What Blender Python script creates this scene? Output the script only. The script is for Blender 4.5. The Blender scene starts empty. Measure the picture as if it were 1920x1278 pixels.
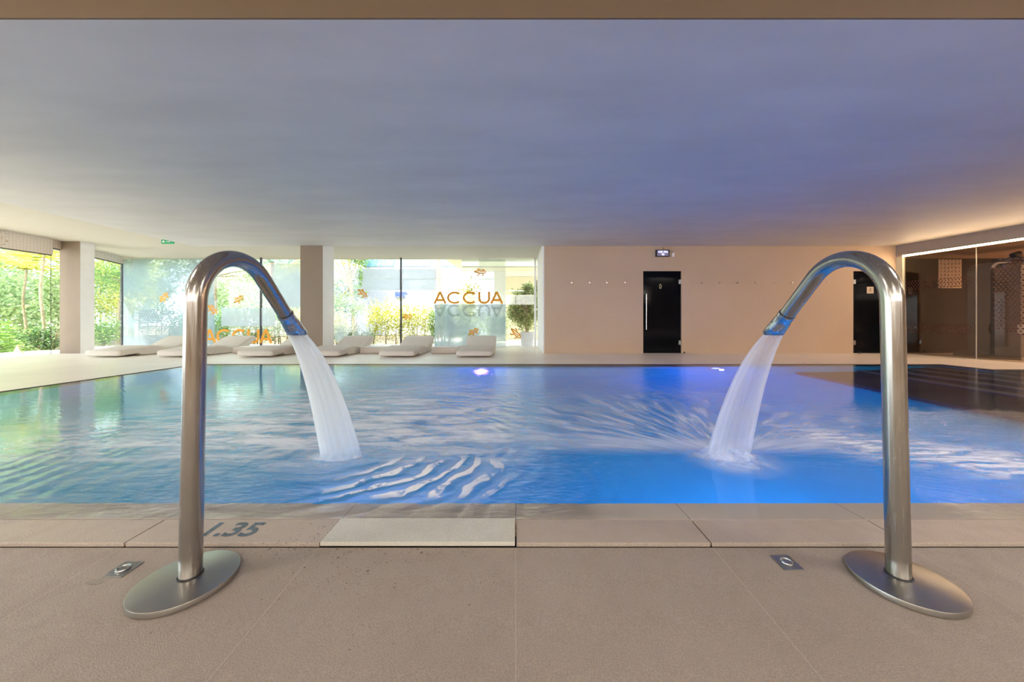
import bpy, math, random
from mathutils import Vector, Matrix
S = bpy.context.scene
COL = S.collection
R = math.radians
F_, CX, CY, H = 650.0, 967.0, 600.0, 0.838       # focal length, principal point (pixels), eye height (m)

# ------------------------------------------------------------------ camera
cd = bpy.data.cameras.new('camera'); cam = bpy.data.objects.new('camera', cd); COL.objects.link(cam)
cam.location = (0, 0, H); cam.rotation_euler = (R(90), 0, 0)
cd.sensor_width = 36; cd.lens = F_ / 1920 * 36
cd.shift_x = -(CX - 960) / 1920; cd.shift_y = (CY - 639) / 1920
cd.clip_start = 0.05; cd.clip_end = 300
S.camera = cam
S.view_settings.view_transform = 'Standard'; S.view_settings.look = 'None'
S.view_settings.gamma = 1; S.view_settings.use_curve_mapping = False
S.view_settings.exposure = 0.12
cy = S.cycles
cy.use_denoising = True
cy.max_bounces = 12; cy.diffuse_bounces = 5; cy.glossy_bounces = 5; cy.transmission_bounces = 8; cy.transparent_max_bounces = 24
cy.caustics_reflective = False; cy.caustics_refractive = True
cy.sample_clamp_indirect = 6.0; cy.blur_glossy = 0.6

# ------------------------------------------------------------------ world, sun, lamps
W = bpy.data.worlds.new('sky'); S.world = W; W.use_nodes = True
nt = W.node_tree; bg = nt.nodes['Background']
sk = nt.nodes.new('ShaderNodeTexSky'); sk.sky_type = 'HOSEK_WILKIE'; sk.turbidity = 4
sk.sun_direction = (-0.35, -0.45, 0.82); sk.ground_albedo = 0.5
mx = nt.nodes.new('ShaderNodeMixRGB'); mx.inputs[0].default_value = 0.45
mx.inputs[2].default_value = (0.9, 0.95, 1.0, 1)
nt.links.new(sk.outputs[0], mx.inputs[1]); nt.links.new(mx.outputs[0], bg.inputs[0])
bg.inputs[1].default_value = 10.5

def lamp(name, kind, loc, energy, color=(1, 1, 1), rot=(0, 0, 0), **kw):
    d = bpy.data.lights.new(name, kind); d.energy = energy; d.color = color
    for k, v in kw.items(): setattr(d, k, v)
    o = bpy.data.objects.new(name, d); COL.objects.link(o); o.location = loc; o.rotation_euler = rot
    return o
sun = lamp('sun', 'SUN', (0, 0, 20), 14.0, (1, 0.95, 0.85), angle=R(1.0))
sun.rotation_euler = Vector((-0.42, -0.50, 0.76)).to_track_quat('Z', 'Y').to_euler()

WARM = (1.0, 0.91, 0.82)
# unseen ceiling panels added to brighten the room (fixtures are built with the ceiling)
FILL_PANELS = [(-7.0, 0.2, 1), (-3.6, 0.2, 1), (3.6, 0.2, 1), (7.4, 0.2, 1), (-5.3, -3.2, 1), (0, -3.2, 1), (5.3, -3.2, 1)]
for x, y, k in FILL_PANELS:
    lamp('fill_panel_light', 'AREA', (x, y, 2.975), 50 * k, WARM, shape='RECTANGLE', size=1.1, size_y=0.5)
lamp('rear_fill_light', 'AREA', (0, -6.0, 2.50), 230, (1.0, 0.78, 0.58), rot=(R(90), 0, 0), shape='RECTANGLE', size=18, size_y=0.8)  # unseen fill light added to brighten the far wall and deck
# underwater lamps: two on the far wall, the others on the near and side walls
POOL_FAR = [(-0.63, 6.44), (3.76, 6.44)]
POOL_NEAR = [(-4.2, 1.80), (-0.9, 1.80), (1.6, 1.80), (4.2, 1.80)]
for x, y in POOL_FAR:
    lamp('pool_light', 'POINT', (x, y - 0.10, -0.50), {-0.63: 16, 3.76: 150}[x], (0.30, 0.13, 1.0), shadow_soft_size=0.03)
for x, y in POOL_NEAR:
    lamp('pool_light', 'POINT', (x, y - 0.12, -0.95), {-4.2: 4, -0.9: 50, 1.6: 110, 4.2: 150}[x], (0.0, 0.30, 1.0), shadow_soft_size=0.05)

# ------------------------------------------------------------------ materials
MATS = {}
class NT:
    def __init__(s, name):
        m = bpy.data.materials.new(name); m.use_nodes = True; s.m = m; s.t = m.node_tree
        s.t.nodes.clear(); s.out = s.n('OutputMaterial'); MATS[name] = m
    def n(s, t, **kw):
        x = s.t.nodes.new('ShaderNode' + t)
        for k, v in kw.items():
            if hasattr(x, k) and not k.startswith('i_'): setattr(x, k, v)
        return x
    def l(s, a, b): s.t.links.new(a, b)
    def setin(s, node, i, v):
        if hasattr(v, 'is_output') or isinstance(v, bpy.types.NodeSocket): s.l(v, node.inputs[i])
        else:
            if isinstance(v, (tuple, list)) and len(v) == 3 and node.inputs[i].type == 'RGBA': v = (*v, 1)
            node.inputs[i].default_value = v
    def math(s, op, a, b=0.0, c=None):
        x = s.n('Math', operation=op); s.setin(x, 0, a); s.setin(x, 1, b)
        if c is not None: s.setin(x, 2, c)
        return x.outputs[0]
    def coord(s, kind='Object', scale=(1, 1, 1), loc=(0, 0, 0)):
        tc = s.n('TexCoord'); mp = s.n('Mapping'); s.l(tc.outputs[kind], mp.inputs[0])
        mp.inputs['Scale'].default_value = scale; mp.inputs['Location'].default_value = loc
        return mp.outputs[0]
    def noise(s, vec, scale, detail=3, rough=0.5, dist=0.0):
        x = s.n('TexNoise'); s.l(vec, x.inputs['Vector']); x.inputs['Scale'].default_value = scale
        x.inputs['Detail'].default_value = detail; x.inputs['Roughness'].default_value = rough
        x.inputs['Distortion'].default_value = dist
        return x.outputs[0]
    def ramp(s, f, stops):
        x = s.n('ValToRGB'); s.l(f, x.inputs[0]); e = x.color_ramp.elements
        while len(e) < len(stops): e.new(0.5)
        for k, (p, c) in enumerate(stops):
            e[k].position = p; e[k].color = (*c, 1) if len(c) == 3 else c
        return x.outputs[0]
    def smooth(s, v, a, b, lo=0.0, hi=1.0):
        x = s.n('MapRange', interpolation_type='SMOOTHSTEP'); s.setin(x, 0, v)
        x.inputs[1].default_value = a; x.inputs[2].default_value = b
        x.inputs[3].default_value = lo; x.inputs[4].default_value = hi
        return x.outputs[0]
    def mixc(s, f, a, b):
        x = s.n('MixRGB'); s.setin(x, 0, f); s.setin(x, 1, a); s.setin(x, 2, b); return x.outputs[0]
    def bump(s, h, strength, dist=0.01, nrm=None):
        x = s.n('Bump'); s.l(h, x.inputs['Height']); x.inputs['Strength'].default_value = strength
        x.inputs['Distance'].default_value = dist
        if nrm is not None: s.l(nrm, x.inputs['Normal'])
        return x.outputs[0]
    def prin(s, **kw):
        p = s.n('BsdfPrincipled')
        for k, v in kw.items():
            s.setin(p, {'color': 'Base Color', 'rough': 'Roughness', 'metal': 'Metallic', 'normal': 'Normal', 'alpha': 'Alpha',
                        'spec': 'Specular IOR Level', 'emc': 'Emission Color', 'ems': 'Emission Strength', 'coat': 'Coat Weight',
                        'sheen': 'Sheen Weight', 'aniso': 'Anisotropic'}[k], v)
        return p.outputs[0]
    def end(s, sh):
        s.l(sh, s.out.inputs[0]); return s.m

def plain(name, color, rough=0.5, metal=0.0, var=0.06, nscale=6.0, bump=0.0, bscale=40, spec=0.5, ems=0.0, emc=None):
    t = NT(name); v = t.coord()
    n = t.noise(v, nscale, 4)
    c = t.ramp(n, [(0.3, tuple(x * (1 - var) for x in color)), (0.7, tuple(min(1, x * (1 + var)) for x in color))])
    kw = dict(color=c, rough=rough, metal=metal, spec=spec)
    if bump: kw['normal'] = t.bump(t.noise(v, bscale, 3), bump, 0.005)
    if ems: kw['ems'] = ems; kw['emc'] = emc or color
    return t.end(t.prin(**kw))

def stone(name, a, b, joints=True, rough=0.55, droplets=False, wet=0.0):
    t = NT(name); v = t.coord()
    n1 = t.noise(v, 1.3, 5); n2 = t.noise(v, 260, 2, 0.6); n3 = t.noise(v, 14, 4)
    c = t.ramp(n1, [(0.3, a), (0.7, b)])
    c = t.mixc(t.smooth(n2, 0.38, 0.62, 0.26, 0.0), c, (0.10, 0.085, 0.07))
    c = t.mixc(t.smooth(n3, 0.45, 0.75, 0, 0.16), c, tuple(x * 0.75 for x in a))
    r = t.smooth(n3, 0.35, 0.7, rough - 0.08, rough + 0.1)
    h = n2
    if droplets:
        sep = t.n('SeparateXYZ'); t.l(v, sep.inputs[0])
        # splashes lie between the two water spouts, denser towards the pool
        m = t.smooth(t.math('ABSOLUTE', t.math('ADD', sep.outputs[0], 0.62)), 0.15, 1.0, 1, 0)
        m = t.math('MULTIPLY', m, t.smooth(sep.outputs[1], 0.72, 1.35, 0.30, 1))
        m = t.math('MULTIPLY', m, t.smooth(t.noise(v, 4.0, 3), 0.20, 0.55))
        drop = None
        for scl, thr, rd in ((44, 0.66, 0.30), (95, 0.40, 0.34)):
            vo = t.n('TexVoronoi'); t.l(v, vo.inputs['Vector']); vo.inputs['Scale'].default_value = scl
            pick = t.n('SeparateColor'); t.l(vo.outputs['Color'], pick.inputs[0])
            d_ = t.math('LESS_THAN', vo.outputs['Distance'], t.math('MULTIPLY', t.math('MULTIPLY', m, rd), pick.outputs[1]))
            d_ = t.math('MULTIPLY', d_, t.math('GREATER_THAN', pick.outputs[0], thr))
            drop = d_ if drop is None else t.math('MAXIMUM', drop, d_)
        c = t.mixc(t.math('MULTIPLY', drop, 0.45), c, (0.07, 0.055, 0.045))
        rr = t.n('MixRGB'); t.setin(rr, 0, drop); t.setin(rr, 1, r); t.setin(rr, 2, (0.12, 0.12, 0.12)); r = rr.outputs[0]
    return t.end(t.prin(color=c, rough=r, normal=t.bump(h, 0.6, 0.002), spec=0.4 + wet))

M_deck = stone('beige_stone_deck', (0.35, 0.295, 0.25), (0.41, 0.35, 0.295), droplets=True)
M_slab = stone('beige_stone_slab', (0.46, 0.39, 0.33), (0.53, 0.45, 0.38), droplets=True, rough=0.38)
M_slab2 = stone('pale_wet_slab', (0.64, 0.63, 0.55), (0.68, 0.67, 0.585), droplets=False, rough=0.42, wet=0.3)
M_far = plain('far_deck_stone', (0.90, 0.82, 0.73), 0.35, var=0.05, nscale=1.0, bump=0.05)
M_ceil = None
def ceilmat():
    t = NT('painted_ceiling'); v = t.coord()
    st = t.noise(t.coord(scale=(0.5, 1.6, 1)), 1.6, 5)
    c = t.ramp(st, [(0.3, (0.62, 0.61, 0.60)), (0.7, (0.70, 0.69, 0.68))])
    vo = t.n('TexVoronoi'); t.l(v, vo.inputs['Vector']); vo.inputs['Scale'].default_value = 14
    pit = t.math('MULTIPLY', t.math('LESS_THAN', vo.outputs['Distance'], 0.10), t.smooth(t.noise(v, 1.1, 2), 0.60, 0.66))
    h = t.math('ADD', t.math('MULTIPLY', t.noise(v, 3.0, 5), 0.5), t.math('MULTIPLY', pit, 0.4))
    return t.end(t.prin(color=c, rough=0.6, normal=t.bump(h, 0.25, 0.02), spec=0.25))
M_ceil = ceilmat()
M_ceil2 = plain('cream_ceiling', (0.60, 0.565, 0.49), 0.7, var=0.02)
M_fascia = plain('beige_fascia', (0.17, 0.115, 0.066), 0.7, var=0.03, nscale=2)
def wallmat():
    t = NT('beige_fine_panel'); v = t.coord()
    a = t.noise(t.coord(scale=(1, 1, 0.3)), 60, 3); b = t.noise(v, 1.2, 3)
    c = t.ramp(a, [(0.3, (0.61, 0.455, 0.315)), (0.7, (0.65, 0.49, 0.34))])
    c = t.mixc(t.smooth(b, 0.3, 0.7, 0, 0.18), c, (0.50, 0.35, 0.23))
    return t.end(t.prin(color=c, rough=0.7, normal=t.bump(a, 0.15, 0.003), spec=0.3))
M_wall = wallmat()
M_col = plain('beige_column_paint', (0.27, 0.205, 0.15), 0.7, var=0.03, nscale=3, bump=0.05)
M_white = plain('white_paint', (0.93, 0.92, 0.92), 0.6, var=0.02)
M_steel = None
def steelmat(name, base, rough, streak=0.25, sc=(1, 1, 0.02)):
    t = NT(name); v = t.coord(scale=sc)
    n = t.noise(v, 300, 3); r = t.smooth(n, 0.3, 0.7, rough * (1 - streak), rough * (1 + streak))
    n2 = t.noise(t.coord(), 9, 4)
    c = t.ramp(n2, [(0.35, tuple(x * 0.92 for x in base)), (0.65, base)])
    return t.end(t.prin(color=c, rough=r, metal=1.0))
M_steel = steelmat('brushed_steel', (0.38, 0.365, 0.34), 0.22)
M_plate = steelmat('satin_steel_plate', (0.42, 0.41, 0.38), 0.32, 0.1, (0.05, 1, 1))
M_nozzle = steelmat('polished_nozzle', (0.48, 0.50, 0.52), 0.26, 0.1)
M_dark = plain('dark_joint', (0.02, 0.018, 0.015), 0.8)
M_seal = plain('dark_seal', (0.03, 0.03, 0.035), 0.5)
M_blackglass = plain('black_glass_door', (0.003, 0.004, 0.006), 0.08, var=0.1, spec=0.12)
M_lounger = plain('warm_grey_foam', (0.66, 0.60, 0.53), 0.75, var=0.03, bump=0.08, bscale=200)
M_tray = plain('white_tray', (0.85, 0.85, 0.85), 0.3)
M_orange = plain('orange_lettering', (0.80, 0.34, 0.015), 0.6, var=0.05)
M_ink = plain('blue_grey_mosaic_ink', (0.10, 0.14, 0.17), 0.5, var=0.3, nscale=60)
M_led = plain('warm_led_strip', (1, 0.85, 0.6), 0.5, ems=30.0, emc=(1, 0.66, 0.34))
M_lampglow = plain('unseen_lit_panel', (1, 0.9, 0.8), 0.5, ems=3.0, emc=(1, 0.8, 0.6))
M_poollamp = plain('lit_pool_lamp', (0.5, 0.6, 1.0), 0.3, ems=3.0, emc=(0.35, 0.45, 1.0))
M_gymwall = plain('dark_brown_panel', (0.04, 0.028, 0.02), 0.85, var=0.1, spec=0.2)
M_gymceil = plain('gym_ceiling_paint', (0.50, 0.36, 0.24), 0.7, var=0.03)
M_machine = plain('grey_machine_shroud', (0.22, 0.205, 0.20), 0.4, var=0.05)
M_black = plain('black_plastic', (0.015, 0.015, 0.015), 0.35)
M_dots = plain('dark_red_dots', (0.10, 0.025, 0.012), 0.6, var=0.1)
M_poster = plain('poster_paper', (0.62, 0.50, 0.38), 0.7, var=0.03)
def postermat():
    t = NT('printed_poster'); v = t.coord(); sp = t.n('SeparateXYZ'); t.l(v, sp.inputs[0])
    fx = t.math('FRACT', t.math('MULTIPLY', sp.outputs[0], 11.0)); fz = t.math('FRACT', t.math('MULTIPLY', sp.outputs[2], 10.5))
    ax = t.math('ABSOLUTE', t.math('SUBTRACT', fx, 0.5)); az = t.math('ABSOLUTE', t.math('SUBTRACT', fz, 0.5))
    m = t.math('MULTIPLY', t.math('LESS_THAN', ax, 0.2), t.math('LESS_THAN', az, t.smooth(t.noise(v, 30, 2), 0.3, 0.7, 0.1, 0.38)))
    return t.end(t.prin(color=t.mixc(t.math('MULTIPLY', m, 0.75), (0.62, 0.50, 0.38), (0.10, 0.08, 0.09)), rough=0.7))
M_print = postermat()
M_green = plain('green_exit_sign', (0.02, 0.32, 0.14), 0.4, ems=0.25)
M_screen = plain('lit_display', (0.10, 0.08, 0.14), 0.3, ems=0.35, emc=(0.35, 0.3, 0.5))
M_digit = plain('display_digits', (0.7, 0.75, 1), 0.3, ems=2.2, emc=(0.65, 0.7, 1.0))
M_bark = plain('bark', (0.36, 0.28, 0.16), 0.9, var=0.3, nscale=12, bump=0.5)
M_palmbark = plain('palm_bark', (0.52, 0.33, 0.25), 0.9, var=0.25, nscale=14, bump=0.5)
M_soil = plain('soil', (0.20, 0.15, 0.10), 0.95, var=0.3, nscale=5, bump=0.4)
M_pave = plain('white_paving', (0.74, 0.70, 0.66), 0.8, var=0.05)
M_facade = plain('white_facade', (0.42, 0.44, 0.50), 0.8, var=0.02)
M_cream = plain('cream_render', (0.74, 0.70, 0.52), 0.8, var=0.03)
M_olive = plain('olive_lintel', (0.34, 0.35, 0.24), 0.8, var=0.04)
M_bluewin = plain('blue_window_glass', (0.18, 0.38, 0.50), 0.15, var=0.2)
M_bluesign = plain('blue_sign', (0.05, 0.09, 0.55), 0.5, var=0.05)
M_pot = plain('white_pot', (0.74, 0.73, 0.74), 0.5, var=0.02)
M_stump = plain('split_wood', (0.50, 0.36, 0.22), 0.9, var=0.35, nscale=25)

def leafmat(name, a, b, trans=0.35):
    t = NT(name); g = t.n('NewGeometry')
    c = t.ramp(g.outputs['Random Per Island'], [(0.0, tuple(x * .95 for x in a)), (1.0, tuple(x * 1.15 for x in b))])
    d = t.n('BsdfPrincipled'); t.l(c, d.inputs['Base Color']); d.inputs['Roughness'].default_value = 0.5
    tr = t.n('BsdfTranslucent'); t.l(c, tr.inputs[0]); mix = t.n('MixShader'); mix.inputs[0].default_value = trans
    t.l(d.outputs[0], mix.inputs[1]); t.l(tr.outputs[0], mix.inputs[2])
    return t.end(mix.outputs[0])
L_yel = leafmat('yellow_green_leaves', (0.36, 0.42, 0.04), (0.72, 0.66, 0.14))
L_grn = leafmat('green_leaves', (0.10, 0.26, 0.05), (0.36, 0.50, 0.12))
L_drk = leafmat('dark_green_leaves', (0.03, 0.10, 0.03), (0.16, 0.30, 0.10))
L_pal = leafmat('pale_green_leaves', (0.28, 0.45, 0.20), (0.62, 0.72, 0.42))
L_blu = leafmat('blue_green_leaves', (0.14, 0.28, 0.22), (0.40, 0.55, 0.46))
L_pot = leafmat('potted_shrub_leaves', (0.22, 0.36, 0.10), (0.60, 0.58, 0.28))

def glassmat(name, tint=(0.97, 0.99, 0.98), refl=1.0, rough=0.0):
    t = NT(name); fr = t.n('Fresnel'); bf = t.n('NewGeometry').outputs['Backfacing']; t.l(t.math('SUBTRACT', 1.5, t.math('MULTIPLY', bf, 1.5 - 1 / 1.5)), fr.inputs[0])
    v = t.noise(t.coord(), 0.6, 1)
    tr = t.n('BsdfTransparent'); tr.inputs[0].default_value = (*tint, 1)
    gl = t.n('BsdfGlossy'); gl.inputs['Roughness'].default_value = rough
    mix = t.n('MixShader'); t.l(t.math('MULTIPLY', fr.outputs[0], t.smooth(v, 0, 1, refl * 0.98, refl * 1.02)), mix.inputs[0])
    t.l(tr.outputs[0], mix.inputs[1]); t.l(gl.outputs[0], mix.inputs[2])
    return t.end(mix.outputs[0])
M_glass = glassmat('clear_window_glass')
M_gymglass = glassmat('tinted_gym_glass', (0.88, 0.82, 0.76), 1.3)

def filmmat(name, col, alpha, streak=0.0, sc=(1, 1, 1)):
    t = NT(name); v = t.coord(scale=sc)
    n = t.noise(v, 1.6, 4)
    tr = t.n('BsdfTransparent'); tl = t.n('BsdfTranslucent'); tl.inputs[0].default_value = (*col, 1)
    df = t.n('BsdfDiffuse'); df.inputs[0].default_value = (*col, 1)
    m1 = t.n('MixShader'); m1.inputs[0].default_value = 0.3
    t.l(tl.outputs[0], m1.inputs[1]); t.l(df.outputs[0], m1.inputs[2])
    m2 = t.n('MixShader'); t.l(t.smooth(n, 0.3, 0.7, max(0, alpha - streak), min(1, alpha + streak)), m2.inputs[0])
    t.l(tr.outputs[0], m2.inputs[1]); t.l(m1.outputs[0], m2.inputs[2])
    return t.end(m2.outputs[0])
M_frost = filmmat('frosted_film', (0.44, 0.54, 0.59), 0.55, 0.16)
M_frost2 = filmmat('frosted_white_film', (0.62, 0.67, 0.72), 0.60, 0.06)
M_fern = filmmat('frosted_fern_film', (0.74, 0.79, 0.84), 0.5, 0.08)
M_hex = filmmat('honeycomb_film_lines', (0.42, 0.41, 0.48), 0.55)
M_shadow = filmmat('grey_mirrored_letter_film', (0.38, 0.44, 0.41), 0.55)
M_net = filmmat('dotted_film_dots', (0.25, 0.28, 0.25), 0.7)

def headermat():
    t = NT('perforated_cream_band'); vo = t.n('TexVoronoi', feature='DISTANCE_TO_EDGE'); v = t.coord(scale=(1, 1, 1))
    t.l(v, vo.inputs['Vector']); vo.inputs['Scale'].default_value = 17; vo.inputs['Randomness'].default_value = 0.3
    f = t.smooth(vo.outputs['Distance'], 0.02, 0.06)
    return t.end(t.prin(color=t.mixc(f, (0.66, 0.50, 0.38), (0.84, 0.78, 0.71)), rough=0.7))
M_header = headermat()

def tilemat(name, a, b, grout, sx=0.25):
    t = NT(name); v = t.coord()
    n = t.noise(v, 2.0, 4)
    br = t.n('TexBrick', offset=0.0); t.l(v, br.inputs['Vector']); br.inputs['Scale'].default_value = 1
    br.inputs['Brick Width'].default_value = sx; br.inputs['Row Height'].default_value = sx
    br.inputs['Mortar Size'].default_value = 0.004; br.inputs['Mortar Smooth'].default_value = 0.3
    br.inputs['Color1'].default_value = (*a, 1); br.inputs['Color2'].default_value = (*b, 1); br.inputs['Mortar'].default_value = (*grout, 1)
    return t.end(t.prin(color=t.mixc(t.smooth(n, 0.3, 0.7, 0, 0.2), br.outputs[0], a), rough=0.6))
M_pool = tilemat('blue_pool_tile', (0.04, 0.55, 0.74), (0.055, 0.58, 0.77), (0.035, 0.51, 0.70))
M_pooldark = stone('dark_grey_pool_stone', (0.055, 0.048, 0.042), (0.10, 0.085, 0.075))
M_nosing = plain('pale_step_nosing', (0.20, 0.18, 0.15), 0.6)
M_ledge = plain('wet_ledge_stone', (0.92, 0.74, 0.60), 0.3, var=0.06, nscale=2.5)

JL = (-1.09, 2.16); JR = (1.31, 2.13)
def watermat():
    t = NT('pool_water'); v = t.coord(); sep = t.n('SeparateXYZ'); t.l(v, sep.inputs[0]); X, Y = sep.outputs[0], sep.outputs[1]
    def polar(c, angf, radf, seed):
        dx = t.math('SUBTRACT', X, c[0]); dy = t.math('SUBTRACT', Y, c[1])
        r = t.math('SQRT', t.math('ADD', t.math('MULTIPLY', dx, dx), t.math('MULTIPLY', dy, dy)))
        a = t.math('ARCTAN2', dy, dx)
        cb = t.n('CombineXYZ'); t.l(t.math('MULTIPLY', a, angf), cb.inputs[0]); t.l(t.math('MULTIPLY', r, radf), cb.inputs[1]); cb.inputs[2].default_value = seed
        return dx, dy, r, a, cb.outputs[0]
    lx, ly, lr, la, lp = polar(JL, 3.0, 2.2, 0.0)
    rx, ry, rr, ra, rp = polar(JR, 5.0, 1.3, 7.0)
    rp2 = polar(JR, 5.0, 1.1, 3.0)[4]
    # ripples: long soft swell everywhere, ring waves around the left jet, radial streaks away from the right jet
    small = t.noise(t.coord(scale=(1.0, 2.2, 1)), 5.5, 3, 0.5, 0.4)
    tiny = t.noise(t.coord(scale=(1.0, 2.4, 1)), 17, 4, 0.65, 0.5)
    ringn = t.noise(v, 2.2, 3)
    ring = t.math('SINE', t.math('ADD', t.math('MULTIPLY', lr, 50.0), t.math('MULTIPLY', ringn, 18.0)))
    lfall = t.math('MULTIPLY', t.smooth(lr, 0.12, 0.45), t.smooth(lr, 0.6, 2.4, 1.0, 0.0))
    # the near right side of the left jet carries the tallest waves
    near = t.math('MULTIPLY', t.smooth(lx, 0.0, 0.35), t.smooth(X, 0.05, -0.1, 0.15, 1.0))
    ringa = t.math('MULTIPLY', t.math('MULTIPLY', ring, lfall), t.math('ADD', 0.22, t.math('MULTIPLY', near, 1.1)))
    lcalm = t.smooth(X, -3.4, -1.2, 0.10, 1.0)
    rcalm = t.math('MULTIPLY', t.math('MULTIPLY', t.smooth(X, 0.0, 0.5), t.smooth(X, 2.4, 1.8)), t.smooth(Y, 2.3, 2.05))         # still water behind the right jet
    calm = t.math('SUBTRACT', 1.0, t.math('MULTIPLY', rcalm, 0.95))
    rcalm2 = t.math('MULTIPLY', t.smooth(X, 2.6, 3.6), t.smooth(Y, 2.7, 3.5))         # and by the far steps
    calm = t.math('MULTIPLY', calm, t.math('SUBTRACT', 1.0, t.math('MULTIPLY', rcalm2, 0.92)))
    radial = t.math('MULTIPLY', t.noise(rp, 3.0, 4, 0.6), t.smooth(rr, 3.6, 0.4))
    right = t.smooth(X, -0.2, 0.4)
    h = t.math('ADD', t.math('MULTIPLY', small, 0.9), t.math('MULTIPLY', tiny, t.smooth(X, -3.0, -1.4, 0.10, 0.42)))
    h = t.math('MULTIPLY', h, t.math('MULTIPLY', calm, t.math('MULTIPLY', lcalm, 0.9)))
    h = t.math('ADD', h, t.math('MULTIPLY', ringa, 0.55))
    h = t.math('ADD', h, t.math('MULTIPLY', t.math('MULTIPLY', radial, right), t.math('MULTIPLY', calm, 0.8)))
    nrm = t.bump(h, 0.75, 0.026)
    gl = t.n('BsdfGlass'); gl.inputs['IOR'].default_value = 1.33; gl.inputs['Roughness'].default_value = 0.015
    gl.inputs['Color'].default_value = (0.92, 0.975, 1.0, 1); t.l(nrm, gl.inputs['Normal'])
    # foam around the jets, plus painted white for bright reflections on the waves
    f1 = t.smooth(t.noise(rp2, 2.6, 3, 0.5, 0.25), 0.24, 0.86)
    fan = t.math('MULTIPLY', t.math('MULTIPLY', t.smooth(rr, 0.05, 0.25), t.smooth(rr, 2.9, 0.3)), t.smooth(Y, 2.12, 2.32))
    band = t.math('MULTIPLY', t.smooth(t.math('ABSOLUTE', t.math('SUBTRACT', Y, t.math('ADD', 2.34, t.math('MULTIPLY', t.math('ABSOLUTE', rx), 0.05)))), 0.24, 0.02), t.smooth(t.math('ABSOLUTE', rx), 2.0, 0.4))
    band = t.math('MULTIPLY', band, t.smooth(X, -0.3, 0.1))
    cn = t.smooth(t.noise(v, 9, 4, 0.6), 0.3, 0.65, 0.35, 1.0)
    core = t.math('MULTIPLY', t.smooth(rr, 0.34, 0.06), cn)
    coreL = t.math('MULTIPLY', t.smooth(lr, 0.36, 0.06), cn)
    sideband = t.math('MULTIPLY', t.math('MULTIPLY', t.smooth(X, 1.7, 2.3), t.smooth(t.math('ABSOLUTE', t.math('SUBTRACT', Y, t.math('SUBTRACT', 2.75, t.math('MULTIPLY', t.math('SUBTRACT', X, 1.7), 0.62)))), 0.60, 0.05)), t.smooth(t.noise(t.coord(scale=(1.0, 4.0, 1)), 4.0, 5, 0.65, 0.8), 0.34, 0.64))  # painted white standing for the light strip's reflection on ripples
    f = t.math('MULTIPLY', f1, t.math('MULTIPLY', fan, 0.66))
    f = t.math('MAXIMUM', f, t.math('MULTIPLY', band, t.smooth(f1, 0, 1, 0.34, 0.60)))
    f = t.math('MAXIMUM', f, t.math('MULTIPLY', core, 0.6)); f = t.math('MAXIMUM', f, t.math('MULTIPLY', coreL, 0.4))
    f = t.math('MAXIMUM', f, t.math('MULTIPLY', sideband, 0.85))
    lf = t.math('MULTIPLY', t.smooth(t.noise(t.coord(scale=(0.7, 2.6, 1)), 3.2, 6, 0.68, 0.7), 0.30, 0.66), t.smooth(lr, 3.6, 0.8))  # aerated white, also standing for bright window reflections
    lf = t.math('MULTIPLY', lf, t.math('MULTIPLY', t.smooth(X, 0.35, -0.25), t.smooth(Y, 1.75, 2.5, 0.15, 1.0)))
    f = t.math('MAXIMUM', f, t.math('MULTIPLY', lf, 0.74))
    whites = t.math('MULTIPLY', t.smooth(ring, 0.05, 0.75), t.math('MULTIPLY', near, t.math('MULTIPLY', t.smooth(lr, 0.25, 0.4), t.smooth(lr, 1.35, 0.8))))  # wave stripes: bright reflections painted in white
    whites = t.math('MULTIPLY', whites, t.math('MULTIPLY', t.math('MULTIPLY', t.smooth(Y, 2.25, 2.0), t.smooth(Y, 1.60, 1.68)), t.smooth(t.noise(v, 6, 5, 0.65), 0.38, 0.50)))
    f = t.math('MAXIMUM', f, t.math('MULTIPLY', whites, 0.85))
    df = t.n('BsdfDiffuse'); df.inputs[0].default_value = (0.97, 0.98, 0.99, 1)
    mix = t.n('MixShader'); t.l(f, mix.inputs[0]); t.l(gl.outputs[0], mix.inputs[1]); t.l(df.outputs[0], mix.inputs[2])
    return t.end(mix.outputs[0])
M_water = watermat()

def jetmat(name, a0, a1, col, rim=False):
    t = NT(name); uv = t.n('TexCoord').outputs['UV']; mp = t.n('Mapping'); t.l(uv, mp.inputs[0]); mp.inputs['Scale'].default_value = (1, 0.05, 1)
    n = t.noise(mp.outputs[0], 7 if rim else 12, 4, 0.55)
    sp = t.n('SeparateXYZ'); t.l(uv, sp.inputs[0])
    al = t.smooth(n, 0.32, 0.68, a0, a1)
    if rim:        # the flattened stream carries most of its water along its two rims
        cs = t.math('ABSOLUTE', t.math('COSINE', t.math('MULTIPLY', sp.outputs[0], 2 * math.pi)))
        al = t.math('MULTIPLY', al, t.smooth(cs, 0.25, 0.95, 0.55, 1.35))
    al = t.math('MULTIPLY', al, t.smooth(sp.outputs[1], 1.0, 0.9, 0.35, 1.0))
    tr = t.n('BsdfTransparent'); df = t.n('BsdfDiffuse'); df.inputs[0].default_value = (*col, 1)
    tl = t.n('BsdfTranslucent'); tl.inputs[0].default_value = (*col, 1)
    m1 = t.n('MixShader'); m1.inputs[0].default_value = 0.5; t.l(df.outputs[0], m1.inputs[1]); t.l(tl.outputs[0], m1.inputs[2])
    m2 = t.n('MixShader'); t.l(al, m2.inputs[0]); t.l(tr.outputs[0], m2.inputs[1]); t.l(m1.outputs[0], m2.inputs[2])
    return t.end(m2.outputs[0])
M_jetL = jetmat('white_water_stream', 0.72, 0.95, (0.93, 0.99, 0.98))
M_jetR = jetmat('thin_water_stream', 0.34, 0.62, (0.88, 0.91, 1.0), rim=True)

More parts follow.
